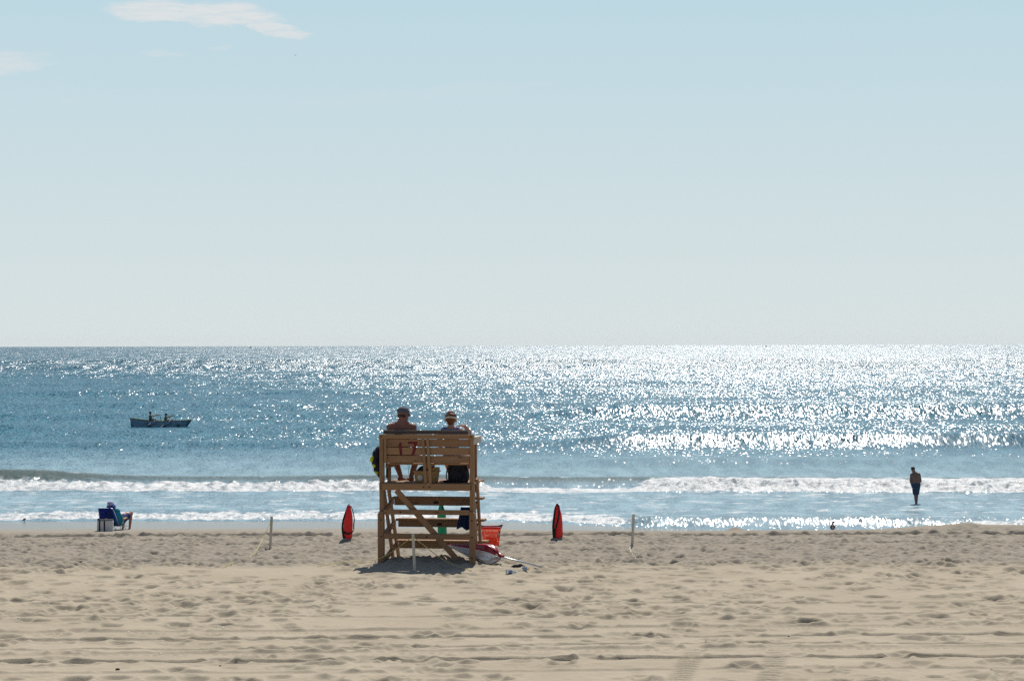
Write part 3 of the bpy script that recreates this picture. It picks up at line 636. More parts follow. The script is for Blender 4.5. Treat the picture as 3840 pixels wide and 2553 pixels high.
# --- woman on the right of the bench
wom = thing('person', P(1697, 1740, 35.9), 0, 'woman with auburn bun, pale headband and blue top sitting on right of lifeguard stand', 'person')
bm = bmesh.new(); hd2 = P(1691, 1572, 35.86); FD2 = Vector((0.12, 0.99, -0.05)); f2 = FD2.normalized(); up2 = (Vector((0, 0, 1)) - f2 * f2.z).normalized(); rt2 = f2.cross(up2); rot2 = Matrix((rt2, f2, up2)).transposed()
head(bm, hd2, FD2, .98)
cone(bm, P(1691, 1585, 35.84), P(1692, 1608, 35.84), .048, .054)
cone(bm, P(1692, 1606, 35.84), P(1660, 1617, 35.84), .050, .046); cone(bm, P(1692, 1606, 35.84), P(1727, 1615, 35.84), .050, .046)
cone(bm, P(1692, 1632, 35.85), P(1694, 1662, 35.85), .118, .10); cone(bm, P(1694, 1665, 35.85), P(1696, 1712, 35.86), .10, .12)
sl = P(1655, 1619, 35.84); cone(bm, sl, P(1645, 1660, 35.92), .046, .036); cone(bm, P(1645, 1660, 35.92), P(1662, 1696, 36.12), .036, .025); hand(bm, P(1662, 1696, 36.12), (.3, .8, -.4), (0, 0, -1), .92, .4, -1)
sr = P(1732, 1619, 35.86); er = P(1763, 1641, 36.10); wr = P(1742, 1596, 36.08)
cone(bm, sr, er, .044, .038); mm = P(1757, 1617, 36.10); cone(bm, er, mm, .040, .040); cone(bm, mm, wr, .040, .025); hand(bm, wr, (-1, -.25, .12), (0, -.2, -1), .92, .55, -1)
for hip, kn, an, fd in ((P(1680, 1708, 35.9), P(1672, 1712, 36.35), P(1690, 1787, 36.40), (0, 1, 0)), (P(1712, 1708, 35.9), P(1745, 1712, 36.33), P(1752, 1787, 36.36), (0.2, 1, 0))):
    cone(bm, hip, kn, .080, .056); m_ = kn.lerp(an, .35); cone(bm, kn, m_, .052, .050); cone(bm, m_, an, .048, .032); foot(bm, an, fd, .9)
fuse('body', at(wom, bm), .0085, SKIN2, wom)
bm = bmesh.new(); ell(bm, hd2 - f2 * .020 + up2 * .022, .088, .092, .092, rot2, 20); ell(bm, hd2 - f2 * .045 - up2 * .03, .062, .05, .065, rot2, 16)
ell(bm, hd2 - f2 * .02 + up2 * .105, .046, .046, .034, rot2, 14)
rr = random.Random(3)
for k in range(40):
    a = rr.uniform(0, 6.28); b = rr.uniform(-.1, 1.2); p = hd2 - f2 * .02 + up2 * .022 + (rt2 * math.cos(a) * math.cos(b) + f2 * math.sin(a) * math.cos(b) * .9 + up2 * math.sin(b)) * .088
    ell(bm, p, .016, .016, .02, None, 8)
fuse('hair', at(wom, bm), .007, HAIRR, wom, 1)
bm = bmesh.new(); prev = None; q = Matrix.Rotation(-.34, 3, rt2)
ring = []
for k in range(33):
    a = 2 * math.pi * k / 32; ring.append(hd2 - f2 * .012 - up2 * .004 + q @ (rt2 * .100 * math.cos(a) + f2 * .112 * math.sin(a)))
upq = q @ up2
for a, b in zip(ring, ring[1:]):
    ca = (a - hd2).normalized() * .004; cb = (b - hd2).normalized() * .004
    v = [bm.verts.new(x) for x in (a - upq * .012, b - upq * .012, b + upq * .012, a + upq * .012, a - upq * .012 + ca, b - upq * .012 + cb, b + upq * .012 + cb, a + upq * .012 + ca)]
    for f in ((0, 3, 2, 1), (4, 5, 6, 7), (0, 1, 5, 4), (3, 7, 6, 2)): bm.faces.new([v[i] for i in f])
obj('headband', at(wom, bm), mat('cream_headband', (0.72, 0.66, 0.50), .8), wom)
bm = bmesh.new(); cone(bm, P(1692, 1633, 35.85), P(1694, 1662, 35.85), .127, .110); cone(bm, P(1694, 1665, 35.85), P(1696, 1706, 35.86), .109, .128)
cone(bm, P(1672, 1612, 35.84), P(1668, 1630, 35.84), .052, .06); cone(bm, P(1715, 1611, 35.84), P(1718, 1630, 35.84), .052, .06); ell(bm, P(1666, 1606, 35.83), .035, .04, .03); ell(bm, P(1659, 1611, 35.83), .03, .04, .03)
fuse('top', at(wom, bm), .009, mat('grey_blue_patterned_top', (0.16, 0.20, 0.34), .85, .6, 45), wom, 2)

# ------------------------------------------------------------------ things on the platform
def floor_pt(x, y): return slocal(x, y, 1.272)
# black backpack standing on the right half of the platform
bp = thing('backpack', floor_pt(.455, .30), YAW, 'black backpack standing on the right half of the stand platform', 'backpack')
bm = bmesh.new()
for z, hx, hy in ((.02, .155, .09), (.10, .165, .10), (.20, .165, .10), (.27, .150, .09), (.31, .10, .06)): ell(bm, (0, 0, z), hx, hy, .075)
box(bm, -.15, .15, -.08, .08, .0, .20); fuse('bag_body', bm, .012, BLACKC, bp, 3)
bm = bmesh.new(); ell(bm, (-.02, -.10, .12), .11, .035, .09); fuse('front_pocket', bm, .01, BLACKC, bp, 2)
for s in (-1, 1):
    bm = bmesh.new(); tube(bm, spline([(-.14 * 1 if s < 0 else .12, -.03, .27), (s * .172, -.05, .17), (s * .178, -.05, .08), (s * .15, -.06, .02)]), .010, 6); obj('strap', bm, STRAP, bp)
bm = bmesh.new(); tube(bm, spline([(-.04, 0, .37), (0, 0, .405), (.04, 0, .37)]), .008, 6); obj('haul_loop', bm, STRAP, bp)
bm = bmesh.new(); o = floor_pt(.29, .20); ell(bm, (0, 0, .02), .075, .04, .022); ell(bm, (.05, .01, .03), .03, .03, .02); s_ = fuse('sandal', bm, .007, BLACKC, None, 1); s_.location = o; s_.rotation_euler.z = .2
tag(s_, 'small dark shoe lying left of the black backpack on the platform', 'shoe')
# tan plastic crate with a cap on it
ck = thing('tub', floor_pt(-.045, .30), YAW, 'tan plastic tub with a white disc on its side on the stand platform', 'tub')
TAN = mat('tan_plastic', (0.46, 0.30, 0.13), .5, .1, 10, trans=.25)
bm = bmesh.new()
def rim_loop(bm, hx, hy, z, r=.03, n=4):
    out_ = []
    for cx_, cy_, a0 in ((hx - r, hy - r, 0), (-hx + r, hy - r, 90), (-hx + r, -hy + r, 180), (hx - r, -hy + r, 270)):
        for k in range(n + 1):
            a = R(a0 + 90 * k / n); out_.append(bm.verts.new((cx_ + r * math.cos(a), cy_ + r * math.sin(a), z)))
    return out_
def loops(bm, ls, close_bottom=True):
    for A, B in zip(ls, ls[1:]):
        for k in range(len(A)): bm.faces.new((A[k], A[(k + 1) % len(A)], B[(k + 1) % len(A)], B[k]))
    if close_bottom: bm.faces.new(ls[0][::-1])
loops(bm, [rim_loop(bm, .165, .11, .0), rim_loop(bm, .188, .125, .165), rim_loop(bm, .203, .14, .165), rim_loop(bm, .203, .14, .183), rim_loop(bm, .188, .125, .183), rim_loop(bm, .160, .10, .01)]); bm.faces.new(bm.verts[-20:])
obj('tub_wall', bm, TAN, ck)
bm = bmesh.new(); bmesh.ops.create_cone(bm, cap_ends=True, segments=24, radius1=.045, radius2=.045, depth=.006, matrix=Matrix.Translation((-.085, -.125, .075)) @ Matrix.Rotation(math.pi / 2 + .08, 4, 'X')); obj('side_disc', bm, mat('pale_grey_disc', (.55, .55, .55), .6), ck)
bm = bmesh.new(); box(bm, .09, .19, -.10, .10, .185, .235, bev=.006); obj('lid_flap', bm, TAN, ck)
cp = thing('cloth_bundle', slocal(-.06, .27, 1.272 + .115), YAW, 'black rolled bundle of cloth stuffed into the tan tub', 'cloth bundle')
bm = bmesh.new(); ell(bm, (0, 0, .07), .125, .09, .085); ell(bm, (-.055, 0, .05), .09, .08, .075); ell(bm, (.085, 0, .075), .07, .07, .075); fuse('bundle', bm, .01, BLACKC, cp, 2)
# backpack hanging outside the left armrest
hb = thing('backpack', slocal(-.815, .30, 1.34), YAW, 'black backpack with yellow patches hanging from the left side of the stand', 'backpack')
bm = bmesh.new()
for z, x, hx, hy, hz in ((.06, .02, .045, .08, .07), (.14, -.01, .075, .12, .10), (.26, -.03, .088, .14, .12), (.36, -.02, .085, .13, .10), (.43, .0, .06, .09, .07)): ell(bm, (x, 0, z), hx, hy, hz)
fuse('bag_body', bm, .012, BLACKC, hb, 3)
for a, c, rx_, rz_ in ((0, (-.088, -.09, .295), .035, .055), (0, (-.055, -.085, .195), .032, .035), (0, (-.02, -.075, .085), .035, .03)):
    bm = bmesh.new(); ell(bm, c, rx_, .045, rz_, Matrix.Rotation(.3, 3, 'Y')); obj('yellow_patch', bm, YEL, hb, True)
bm = bmesh.new(); tube(bm, spline([(.02, 0, .46), (.045, 0, .56), (.07, .0, .66)]), .014, 6); tube(bm, spline([(.0, .05, .44), (.05, .05, .56), (.075, .04, .66)]), .012, 6); obj('strap', bm, STRAP, hb)
bm = bmesh.new(); tube(bm, spline([(.15, -.05, .62), (.148, -.06, .35), (.135, -.03, .08), (.13, -.0, .0)]), .016, 6); obj('hanging_strap', bm, STRAP, hb)

# towels hung on the right side of the stand
def drape(name, pts_top, pts_bot, m, folds, amp, thick, label, cat, seed):
    bm = bmesh.new(); n, k = 26, 22; V = []
    for i in range(n):
        t = i / (n - 1); a = Vector(pts_top[0]).lerp(Vector(pts_top[1]), t); b = Vector(pts_bot[0]).lerp(Vector(pts_bot[1]), t); row = []
        for j in range(k):
            s = j / (k - 1); p = a.lerp(b, s); nn = (Vector(pts_top[1]) - Vector(pts_top[0])).cross(b - a).normalized()
            row.append(bm.verts.new(p + nn * amp * (.25 + s) * math.sin(t * folds * 6.28 + seed + s * 1.2) + Vector((0, 0, -.02 * s * math.sin(t * 9 + seed)))))
        V.append(row)
    for i in range(n - 1):
        for j in range(k - 1): bm.faces.new((V[i][j], V[i + 1][j], V[i + 1][j + 1], V[i][j + 1]))
    bmesh.ops.solidify(bm, geom=bm.faces[:], thickness=thick)
    o = obj(name, bm, m, None, True); return tag(o, label, cat)
S_ = slocal
drape('towel', (S_(.545, .03, .905), S_(.69, .03, .905)), (S_(.475, .02, .585), S_(.69, .02, .555)), NAVY, 2.6, .018, .012, 'dark navy towel draped over the cross beam at right of stand', 'towel', 1)
drape('towel', (S_(.705, .15, .97), S_(.675, .50, .97)), (S_(.71, .38, .33), S_(.68, .66, .33)), BLUE, 2.0, .02, .01, 'bright blue towel hanging down the right side of the stand', 'towel', 2)

# ------------------------------------------------------------------ rescue buoys planted in the sand
REDPL = mat('red_plastic', (0.74, 0.035, 0.035), .35, .08, 6, .5, trans=.4); GRNPL = mat('green_plastic', (0.0, 0.38, 0.18), .4, .08, 6, .5, trans=.3)
def buoy(px, pyb, D, lean, m, label, style, hgt=.585):
    b = P(px, pyb, D); gz = ground(b.x, b.y); root = thing('rescue_buoy', (b.x, b.y, gz), 0, label, 'rescue buoy', 'rescue buoys planted in the sand')
    root.rotation_euler = (0, lean, 0)
    bm = bmesh.new(); prof = [(-.12, .078), (.0, .080), (.10, .081), (.25, .081), (.36, .077), (.43, .067), (.49, .050), (.53, .040), (.57, .030), (.585, .014)]
    seg = 36; L_ = []
    for z, r in prof:
        z = z * hgt / .585
        L_.append([bm.verts.new(((r * (1 - .10 * (abs(math.sin(3 * a)) ** 4) * (1 if z < .45 else .3))) * math.cos(a), r * .72 * math.sin(a) * (1 - .08 * abs(math.sin(3 * a)) ** 4), z)) for a in [2 * math.pi * k / seg for k in range(seg)]])
    loops(bm, L_); bm.faces.new(L_[-1]); obj('float_shell', bm, m, root, True)
    bm = bmesh.new(); bmesh.ops.create_cone(bm, cap_ends=True, segments=14, radius1=.02, radius2=.014, depth=.03, matrix=Matrix.Translation((0, 0, hgt + .008))); obj('nose_cap', bm, STRAP if style == 2 else METAL, root)
    def ribbon(pts, w0, w1=None):
        q = spline(pts, 10); bm = bmesh.new(); w1 = w1 or w0; n = len(q); pr = None
        for i, p in enumerate(q):
            t = i / (n - 1); d = (q[min(i + 1, n - 1)] - q[max(i - 1, 0)]).normalized(); side = d.cross(Vector((0, 1, 0))).normalized(); w_ = w0 + (w1 - w0) * t
            cur = [bm.verts.new(p + side * w_ / 2 + Vector((0, y, 0))) for y in (-.003, .003)] + [bm.verts.new(p - side * w_ / 2 + Vector((0, y, 0))) for y in (.003, -.003)]
            if pr:
                for k in range(4): bm.faces.new((pr[k], pr[(k + 1) % 4], cur[(k + 1) % 4], cur[k]))
            pr = cur
        obj('strap', bm, STRAP, root, True)
    if style == 1:
        ribbon([(.0, .0, .585), (-.045, -.02, .47), (-.085, -.045, .32), (-.095, -.05, .18), (-.075, -.055, .05), (-.055, -.06, .0)], .02, .045)
        ribbon([(-.075, -.062, .115), (-.03, -.07, .09), (.03, -.066, .085), (.075, -.05, .11), (.105, -.02, .15)], .045, .012)
        ribbon([(.01, .0, .585), (.055, .01, .53), (.09, .01, .42), (.105, .0, .32), (.10, -.01, .24), (.103, -.015, .16)], .012, .022)
    elif style == 2:
        ribbon([(-.01, .0, .60), (-.045, -.03, .50), (-.068, -.05, .36), (-.085, -.055, .22), (-.082, -.06, .08), (-.070, -.062, -.02)], .024, .05)
        ribbon([(-.01, -.02, .605), (.025, -.05, .56), (.025, -.062, .44), (-.005, -.068, .30), (-.045, -.068, .17), (-.070, -.066, .05)], .026, .034)
    else:
        ribbon([(.0, .0, .59), (.02, -.03, .50), (.05, -.05, .40)], .02)
buoy(1304, 2028, 40.3, .035, REDPL, 'red rescue buoy left of the lifeguard stand, black strap looped round its base', 1)
buoy(2094, 2027, 40.3, -.03, REDPL, 'red rescue buoy right of the stand with black strap hooked over its tip', 2)
buoy(1659, 2024, 40.6, -.04, GRNPL, 'green rescue buoy seen through the open frame behind the lifeguard stand', 3, .57)

# ------------------------------------------------------------------ stakes and ropes
def stake(px, pyb, pyt, pxt, D, label):
    b = P(px, pyb, D); t = P(pxt, pyt, D); gz = ground(b.x, b.y); b.z = min(b.z, gz) - .12
    bm = bmesh.new(); bar(bm, b, t, .044, .022, Vector((1, 0, 0)), .004)
    o = obj('stake', bm, WPALE); tag(o, label, 'stake', 'wooden stakes of the roped-off area'); return t
s1 = stake(1012, 2054, 1935, 1019, 38.6, 'wooden stake standing left of the left red buoy near the yellow rope')
s2 = stake(1556, 2142, 2001, 1549, 34.6, 'pale wooden stake standing right behind the lifeguard stand')
s3 = stake(2369, 2052, 1927, 2376, 38.9, 'weathered wooden stake right of the right red buoy with rope down it')
def rope(pts, rad, m, label):
    q = spline(pts, 10); bm = bmesh.new(); tube(bm, q, rad, 6); o = obj('rope', bm, m, None, True); tag(o, label, 'rope', 'thin ropes between the stakes')
def gp(px, py, D, h=.012):
    p = P(px, py, D); p.z = ground(p.x, p.y) + h; return p
RY = mat('yellow_rope', (0.62, 0.55, 0.22), .8, .25, 60); RW = mat('pale_rope', (0.66, 0.64, 0.50), .8, .2, 60)
rope([P(1018, 1950, 38.58), P(1002, 1985, 38.4), P(985, 2020, 38.2), P(962, 2062, 37.4), gp(935, 2090, 36.9), gp(900, 2115, 36.2), gp(868, 2132, 35.6), gp(832, 2146, 35.2)], .0048, RY, 'yellow rope sagging from the left stake down onto the sand')
rope([P(1549, 2013, 34.57), P(1520, 2032, 34.8), P(1490, 2055, 35.0), P(1440, 2085, 35.2), gp(1380, 2110, 35.9), gp(1290, 2126, 35.6), gp(1190, 2140, 35.2)], .0045, RY, 'thin rope running left from the stake behind the stand')
rope([P(1550, 2013, 34.57), P(1585, 2040, 34.7), P(1630, 2075, 34.9), P(1672, 2103, 35.0), gp(1715, 2116, 34.9), gp(1768, 2129, 34.5)], .0055, RY, 'thin yellow rope running right from the stake behind the stand')
rope([P(2376, 1934, 38.86), P(2374, 1990, 38.85), P(2371, 2040, 38.85), gp(2362, 2062, 38.3), gp(2368, 2080, 37.6), gp(2376, 2096, 37.0), gp(2388, 2112, 36.4)], .0075, RW, 'pale rope trailing down the right stake and along the sand')

# ------------------------------------------------------------------ closed beach umbrella lying on the sand
ub = thing('beach_umbrella', gp(1880, 2108, 35.4, 0), 0, 'folded red and white beach umbrella lying on the sand beside the stand', 'beach umbrella')
UR = mat('dark_red_vinyl', (0.30, 0.010, 0.032), .34, .12, 8, .6); UW = mat('white_vinyl', (0.86, 0.86, 0.88), .5, .08, 8, .3, trans=.2); UE = mat('red_edging', (0.42, .02, .03), .5)
tipP = P(1682, 2044, 36.2); endP = P(1868, 2088, 35.35); axis = (endP - tipP); AL = axis.length; ad = axis.normalized(); au = (Vector((0, 0, 1)) - ad * ad.z).normalized(); asd = ad.cross(au)
def canopy_pt(t, a, off=0.0):
    c = tipP + axis * t
    rr_ = .012 + .165 * (t ** .85) * (1 - .72 * max(0, (t - .80) / .2) ** 2) * (1 + .18 * math.cos(3 * a + .6 + 2 * t)) + .018 * t * math.cos(9 * a + 3 * t) + off
    # sags and flattens on the sand
    p = c + au * math.sin(a) * rr_ + asd * math.cos(a) * rr_ * 1.05
    gz = ground(p.x, p.y) + .006
    return Vector((p.x, p.y, max(p.z, gz + abs(off))))
bands = [(R(40), R(170), 'red_panel', UR), (R(170), R(180), 'edging', UE), (R(180), R(292), 'white_panel', UW), (R(292), R(306), 'edging', UE), (R(306), R(392), 'white_panel', UW), (R(392), R(400), 'edging', UE)]
for a0, a1, nm, mt in bands:
    bm = bmesh.new(); V = []; n, k = 30, 18
    for i in range(n):
        t = .0 + 1.0 * i / (n - 1); V.append([bm.verts.new(canopy_pt(t * (1 + .05 * math.sin(4 * (a0 + (a1 - a0) * j / (k - 1)))), a0 + (a1 - a0) * j / (k - 1), .004 if nm == 'edging' else 0)) for j in range(k)])
    for i in range(n - 1):
        for j in range(k - 1): bm.faces.new((V[i][j], V[i + 1][j], V[i + 1][j + 1], V[i][j + 1]))
    obj(nm, at(ub, bm), mt, ub, True)
bm = bmesh.new(); pe = gp(2034, 2122, 35.2, .02); ps = tipP + axis * .8
tube(bm, [tipP - ad * .03, ps - Vector((0, 0, .03)), P(1885, 2088, 35.33), pe], [.006, .014, .014, .014], 10); obj('pole', at(ub, bm), METAL, ub, True)
bm = bmesh.new(); ell(bm, P(1882, 2083, 35.35), .05, .03, .022); ell(bm, P(1872, 2079, 35.36), .03, .03, .02); fuse('tie_strap', at(ub, bm), .006, UE, ub, 1)
bm = bmesh.new(); ell(bm, P(1779, 2100, 35.8), .01, .01, .01)
bm.free()

# ------------------------------------------------------------------ red mesh basket
bs = thing('basket', gp(1842, 2042, 39.1, -.01), 0, 'red perforated plastic laundry basket full of gear to the right of the stand', 'basket')
def basket_mat():
    m = bpy.data.materials.new('red_mesh_plastic'); m.use_nodes = True; t = m.node_tree; b = t.nodes['Principled BSDF']
    b.inputs['Base Color'].default_value = (.62, .035, .02, 1); b.inputs['Roughness'].default_value = .4
    g = N(t, 'ShaderNodeTexCoord'); s = N(t, 'ShaderNodeSeparateXYZ'); t.links.new(g.outputs['Object'], s.inputs[0])
    fx = mth(t, 'ABSOLUTE', mth(t, 'SUBTRACT', mth(t, 'FRACT', mth(t, 'MULTIPLY', mth(t, 'ADD', s.outputs[0], s.outputs[1]), 42)), .5)); fz = mth(t, 'ABSOLUTE', mth(t, 'SUBTRACT', mth(t, 'FRACT', mth(t, 'MULTIPLY', s.outputs[2], 42)), .5))
    hole = mth(t, 'MULTIPLY', mth(t, 'LESS_THAN', mth(t, 'MAXIMUM', fx, fz), .27), mth(t, 'MULTIPLY', mth(t, 'GREATER_THAN', s.outputs[2], .05), mth(t, 'LESS_THAN', s.outputs[2], .30)))
    tl = N(t, 'ShaderNodeBsdfTranslucent'); tl.inputs[0].default_value = (.85, .09, .03, 1); tp = N(t, 'ShaderNodeBsdfTransparent')
    m1 = N(t, 'ShaderNodeMixShader'); m1.inputs[0].default_value = .5; m2 = N(t, 'ShaderNodeMixShader')
    t.links.new(b.outputs[0], m1.inputs[1]); t.links.new(tl.outputs[0], m1.inputs[2]); t.links.new(hole, m2.inputs[0]); t.links.new(m1.outputs[0], m2.inputs[1]); t.links.new(tp.outputs[0], m2.inputs[2])
    t.links.new(m2.outputs[0], [x for x in t.nodes if x.type == 'OUTPUT_MATERIAL'][0].inputs[0]); return m
BM = basket_mat(); BR = mat('red_rim_plastic', (.60, .03, .025), .35, .05, 5, .5, trans=.2)
bm = bmesh.new(); loops(bm, [rim_loop(bm, .130, .11, .0, .05, 6), rim_loop(bm, .150, .13, .17, .055, 6), rim_loop(bm, .168, .15, .335, .06, 6)])
bmesh.ops.solidify(bm, geom=bm.faces[:], thickness=.004); obj('basket_wall', bm, BM, bs)
bm = bmesh.new(); loops(bm, [rim_loop(bm, .166, .148, .322, .06, 6), rim_loop(bm, .186, .168, .326, .065, 6), rim_loop(bm, .188, .170, .346, .065, 6), rim_loop(bm, .170, .152, .350, .06, 6), rim_loop(bm, .166, .148, .322, .06, 6)], False); obj('rim', bm, BR, bs, True)
bm = bmesh.new(); ell(bm, (.172, -.04, .365), .036, .045, .016, Matrix.Rotation(-.35, 3, 'Y')); ell(bm, (.145, -.04, .35), .03, .045, .024); fuse('handle', bm, .006, BLACKC, bs, 1)
bm = bmesh.new(); ell(bm, (-.165, -.04, .355), .036, .045, .018); fuse('handle', bm, .006, BLACKC, bs, 1)
gz_ = Vector(bs.location)
cl_ = thing('clothes', gz_ + Vector((0, .0, .02)), 0, 'dark heap of swimming gear lying inside the red basket', 'clothes')
bm = bmesh.new(); ell(bm, (0, 0, .06), .10, .085, .06); ell(bm, (-.04, .0, .12), .06, .07, .05); ell(bm, (.05, .0, .10), .05, .06, .06); fuse('heap', bm, .01, mat('red_brown_gear', (.12, .03, .025), .8), cl_, 2)

# ------------------------------------------------------------------ litter
CLEAR = bpy.data.materials.new('clear_plastic'); CLEAR.use_nodes = True
_t = CLEAR.node_tree; _b = _t.nodes['Principled BSDF']; _n = noise(_t, None, 30, 2); _b.inputs['Roughness'].default_value = .08; _b.inputs['IOR'].default_value = 1.25
_t.links.new(maprange(_t, _n.outputs[0], .3, .7, .55, .9, False), _b.inputs['Transmission Weight']); _b.inputs['Base Color'].default_value = (.8, .86, .9, 1)
def bottle(px, py, D, rz, L_, capm, label, name='plastic_bottle'):
    b = gp(px, py, D, .032); root = thing(name, b, rz, label, 'bottle'); root.rotation_euler = (0, .08, rz)
    bm = bmesh.new(); prof = [(-.5, .02), (-.49, .030), (-.40, .033), (-.36, .029), (-.30, .033), (-.1, .031), (.0, .028), (.1, .032), (.25, .032), (.36, .022), (.42, .012), (.48, .012)]
    ls = [[bm.verts.new((x * L_, r * math.cos(a), r * math.sin(a))) for a in [2 * math.pi * k / 16 for k in range(16)]] for x, r in prof]
    loops(bm, ls); bm.faces.new(ls[-1]); obj('bottle_shell', bm, CLEAR, root, True)
    bm = bmesh.new(); bmesh.ops.create_cone(bm, cap_ends=True, segments=14, radius1=.016, radius2=.015, depth=.02, matrix=Matrix.Translation((.50 * L_, 0, 0)) @ Matrix.Rotation(math.pi / 2, 4, 'Y')); obj('bottle_cap', bm, capm, root)
    bm = bmesh.new(); ls = [[bm.verts.new((x * L_, .0335 * math.cos(a), .0335 * math.sin(a))) for a in [2 * math.pi * k / 16 for k in range(16)]] for x in (-.22, .02)]; loops(bm, ls, False)
    bmesh.ops.solidify(bm, geom=bm.faces[:], thickness=.0006); obj('wrapper', bm, mat('pale_blue_wrapper', (.35, .42, .62), .4), root)
bottle(1917, 2160, 34.15, .5, .17, mat('white_cap', (.8, .8, .8), .4), 'clear plastic bottle lying on the sand right of the stand')
bottle(1970, 2152, 34.45, -.5, .095, mat('amber_cap', (.62, .36, .04), .4), 'small clear bottle with an amber cap lying beside the larger bottle')
bm = bmesh.new(); ell(bm, (0, 0, .03), .075, .045, .028); ell(bm, (-.05, 0, .018), .05, .035, .016); ell(bm, (.055, .0, .045), .035, .03, .022); ell(bm, (.10, 0, .035), .035, .012, .01)
o = fuse('cloth', bm, .007, BLACKC, None, 1); o.location = gp(1938, 2121, 35.2, -.01); tag(o, 'crumpled black cloth on the sand beneath the umbrella pole', 'cloth')
DARKR = mat('dark_pebble', (.06, .045, .04), .8)
def pebble(px, py, D, s, label):
    bm = bmesh.new(); bmesh.ops.create_icosphere(bm, subdivisions=3, radius=1.0)
    for v in bm.verts: v.co *= 1 + .18 * float(perlin(np.array([v.co.x * 1.7 + px]), np.array([v.co.y * 1.7 + v.co.z]))[0])
    bmesh.ops.scale(bm, vec=(s, s * .8, s * .6), verts=bm.verts); o = obj('pebble', bm, DARKR, None, True); o.location = gp(px, py, D, s * .3)
    tag(o, label, 'pebble', 'dark pebbles on the dry sand')
for px, py, s, lb in ((441, 2509, .024, 'largest dark pebble, on the foreground sand at lower left'), (826, 2493, .012, 'tiny dark pebble right of the large pebble in the lower left'), (459, 2296, .012, 'tiny dark pebble on the smooth sand at left'),
                      (2648, 2412, .014, 'tiny dark pebble on the tyre tracks at right'), (2957, 2383, .012, 'tiny dark pebble between the two wheel ruts at right'), (3717, 2530, .014, 'tiny dark pebble in the bottom right corner of the sand')):
    D0 = 3.44 / (py - 1290) * F; pebble(px, py, D0, s, lb)

GLINTM = mat('white_glint', (.8, .78, .72), .35, .1, 30, .6)  # white flecks added to give the bright glints on the sand
for px, py in ((68, 2319), (482, 2372), (601, 2441), (837, 2350), (899, 2331), (2461, 2119), (2789, 2153), (3753, 2263)):
    bm = bmesh.new(); bmesh.ops.create_uvsphere(bm, u_segments=16, v_segments=8, radius=1)
    for v in bm.verts: v.co = Vector((v.co.x * (1 + .2 * v.co.y), v.co.y * .8, max(v.co.z, -.15) * .45 * (1 + .12 * math.sin(9 * math.atan2(v.co.x, v.co.y + 1.2)))))
    bmesh.ops.scale(bm, vec=(.015, .015, .015), verts=bm.verts); o = obj('glint', bm, GLINTM, None, True); o.location = gp(px, py, 3.44 / (py - 1290) * F, .004); tag(o, 'tiny white shell added as a solid fleck on the dry sand', 'glint', 'white glint flecks on the sand')
# ------------------------------------------------------------------ person in the beach chair, with the cooler behind
DC = 75.0
def cg(px, py, D, h=0.0):
    p = P(px, py, D); p.z = ground(p.x, p.y) + h; return p
gzc = ground(P(400, 1990, DC).x, DC)
chr_ = thing('beach_chair', cg(440, 1990, DC), 0, 'low folding beach chair with dark blue fabric back facing the sea', 'beach chair')
bm = bmesh.new()     # back panel reclining towards the camera
TL, TRt, BL, BRt = P(368, 1905, DC - .12), P(422, 1904, DC - .05), P(374, 1950, DC + .10), P(432, 1955, DC + .22)
V = []
for i in range(9):
    t = i / 8; row = []
    for j in range(9):
        s = j / 8; p = TL.lerp(TRt, s).lerp(BL.lerp(BRt, s), t); row.append(bm.verts.new(p + Vector((0, -.05 * math.sin(s * math.pi) * (.3 + t), 0))))
    V.append(row)
for i in range(8):
    for j in range(8): bm.faces.new((V[i][j], V[i][j + 1], V[i + 1][j + 1], V[i + 1][j]))
bmesh.ops.solidify(bm, geom=bm.faces[:], thickness=.018); obj('back_panel', at(chr_, bm), mat('navy_chair_fabric', (.014, .035, .20), .8, .15, 12), chr_, True)
bm = bmesh.new(); A = [P(374, 1952, DC + .1), P(438, 1962, DC + .2), P(478, 1972, DC + .75), P(415, 1968, DC + .85)]
v = [bm.verts.new(p) for p in A]; bm.faces.new(v); bmesh.ops.solidify(bm, geom=bm.faces[:], thickness=.02); obj('seat_panel', at(chr_, bm), NAVY, chr_)
bm = bmesh.new(); v = [bm.verts.new(p) for p in (P(421, 1905, DC - .06), P(428, 1909, DC - .05), P(443, 1960, DC + .2), P(441, 1976, DC + .2), P(430, 1955, DC + .16))]; bm.faces.new(v); bmesh.ops.solidify(bm, geom=bm.faces[:], thickness=.015); obj('side_panel', at(chr_, bm), BLUE, chr_)
def fr(*pts, r=.011):
    bm = bmesh.new(); tube(bm, pts, r, 8); obj('frame_tube', at(chr_, bm), METAL, chr_, True)
fr(P(413, 1903, DC - .08), P(426, 1911, DC - .06), P(438, 1945, DC + .12), P(448, 1973, DC + .3))
fr(P(466, 1945, DC + .35), P(456, 1968, DC + .25), P(446, 1992, DC + .15)); fr(P(463, 1957, DC + .3), P(474, 1994, DC + .55)); fr(P(449, 1971, DC + .3), P(478, 1971, DC + .7))
fr(P(368, 1906, DC - .13), P(374, 1950, DC + .1), P(380, 1970, DC + .25)); fr(P(426, 1975, DC + .2), P(446, 1992, DC + .15))
bm = bmesh.new(); bar(bm, P(462, 1944, DC + .25), P(477, 1940, DC + .6), .045, .018, Vector((1, 0, 0))); obj('armrest', at(chr_, bm), mat('varnished_arm', (.62, .42, .14), .45), chr_)
pc = thing('person', cg(450, 1990, DC + .3), 0, 'person in teal shirt, navy shorts and pale sun hat reclining in beach chair', 'person')
bm = bmesh.new(); hc = P(409, 1897, DC - .02); head(bm, hc, (.35, .9, -.1), 1.05)
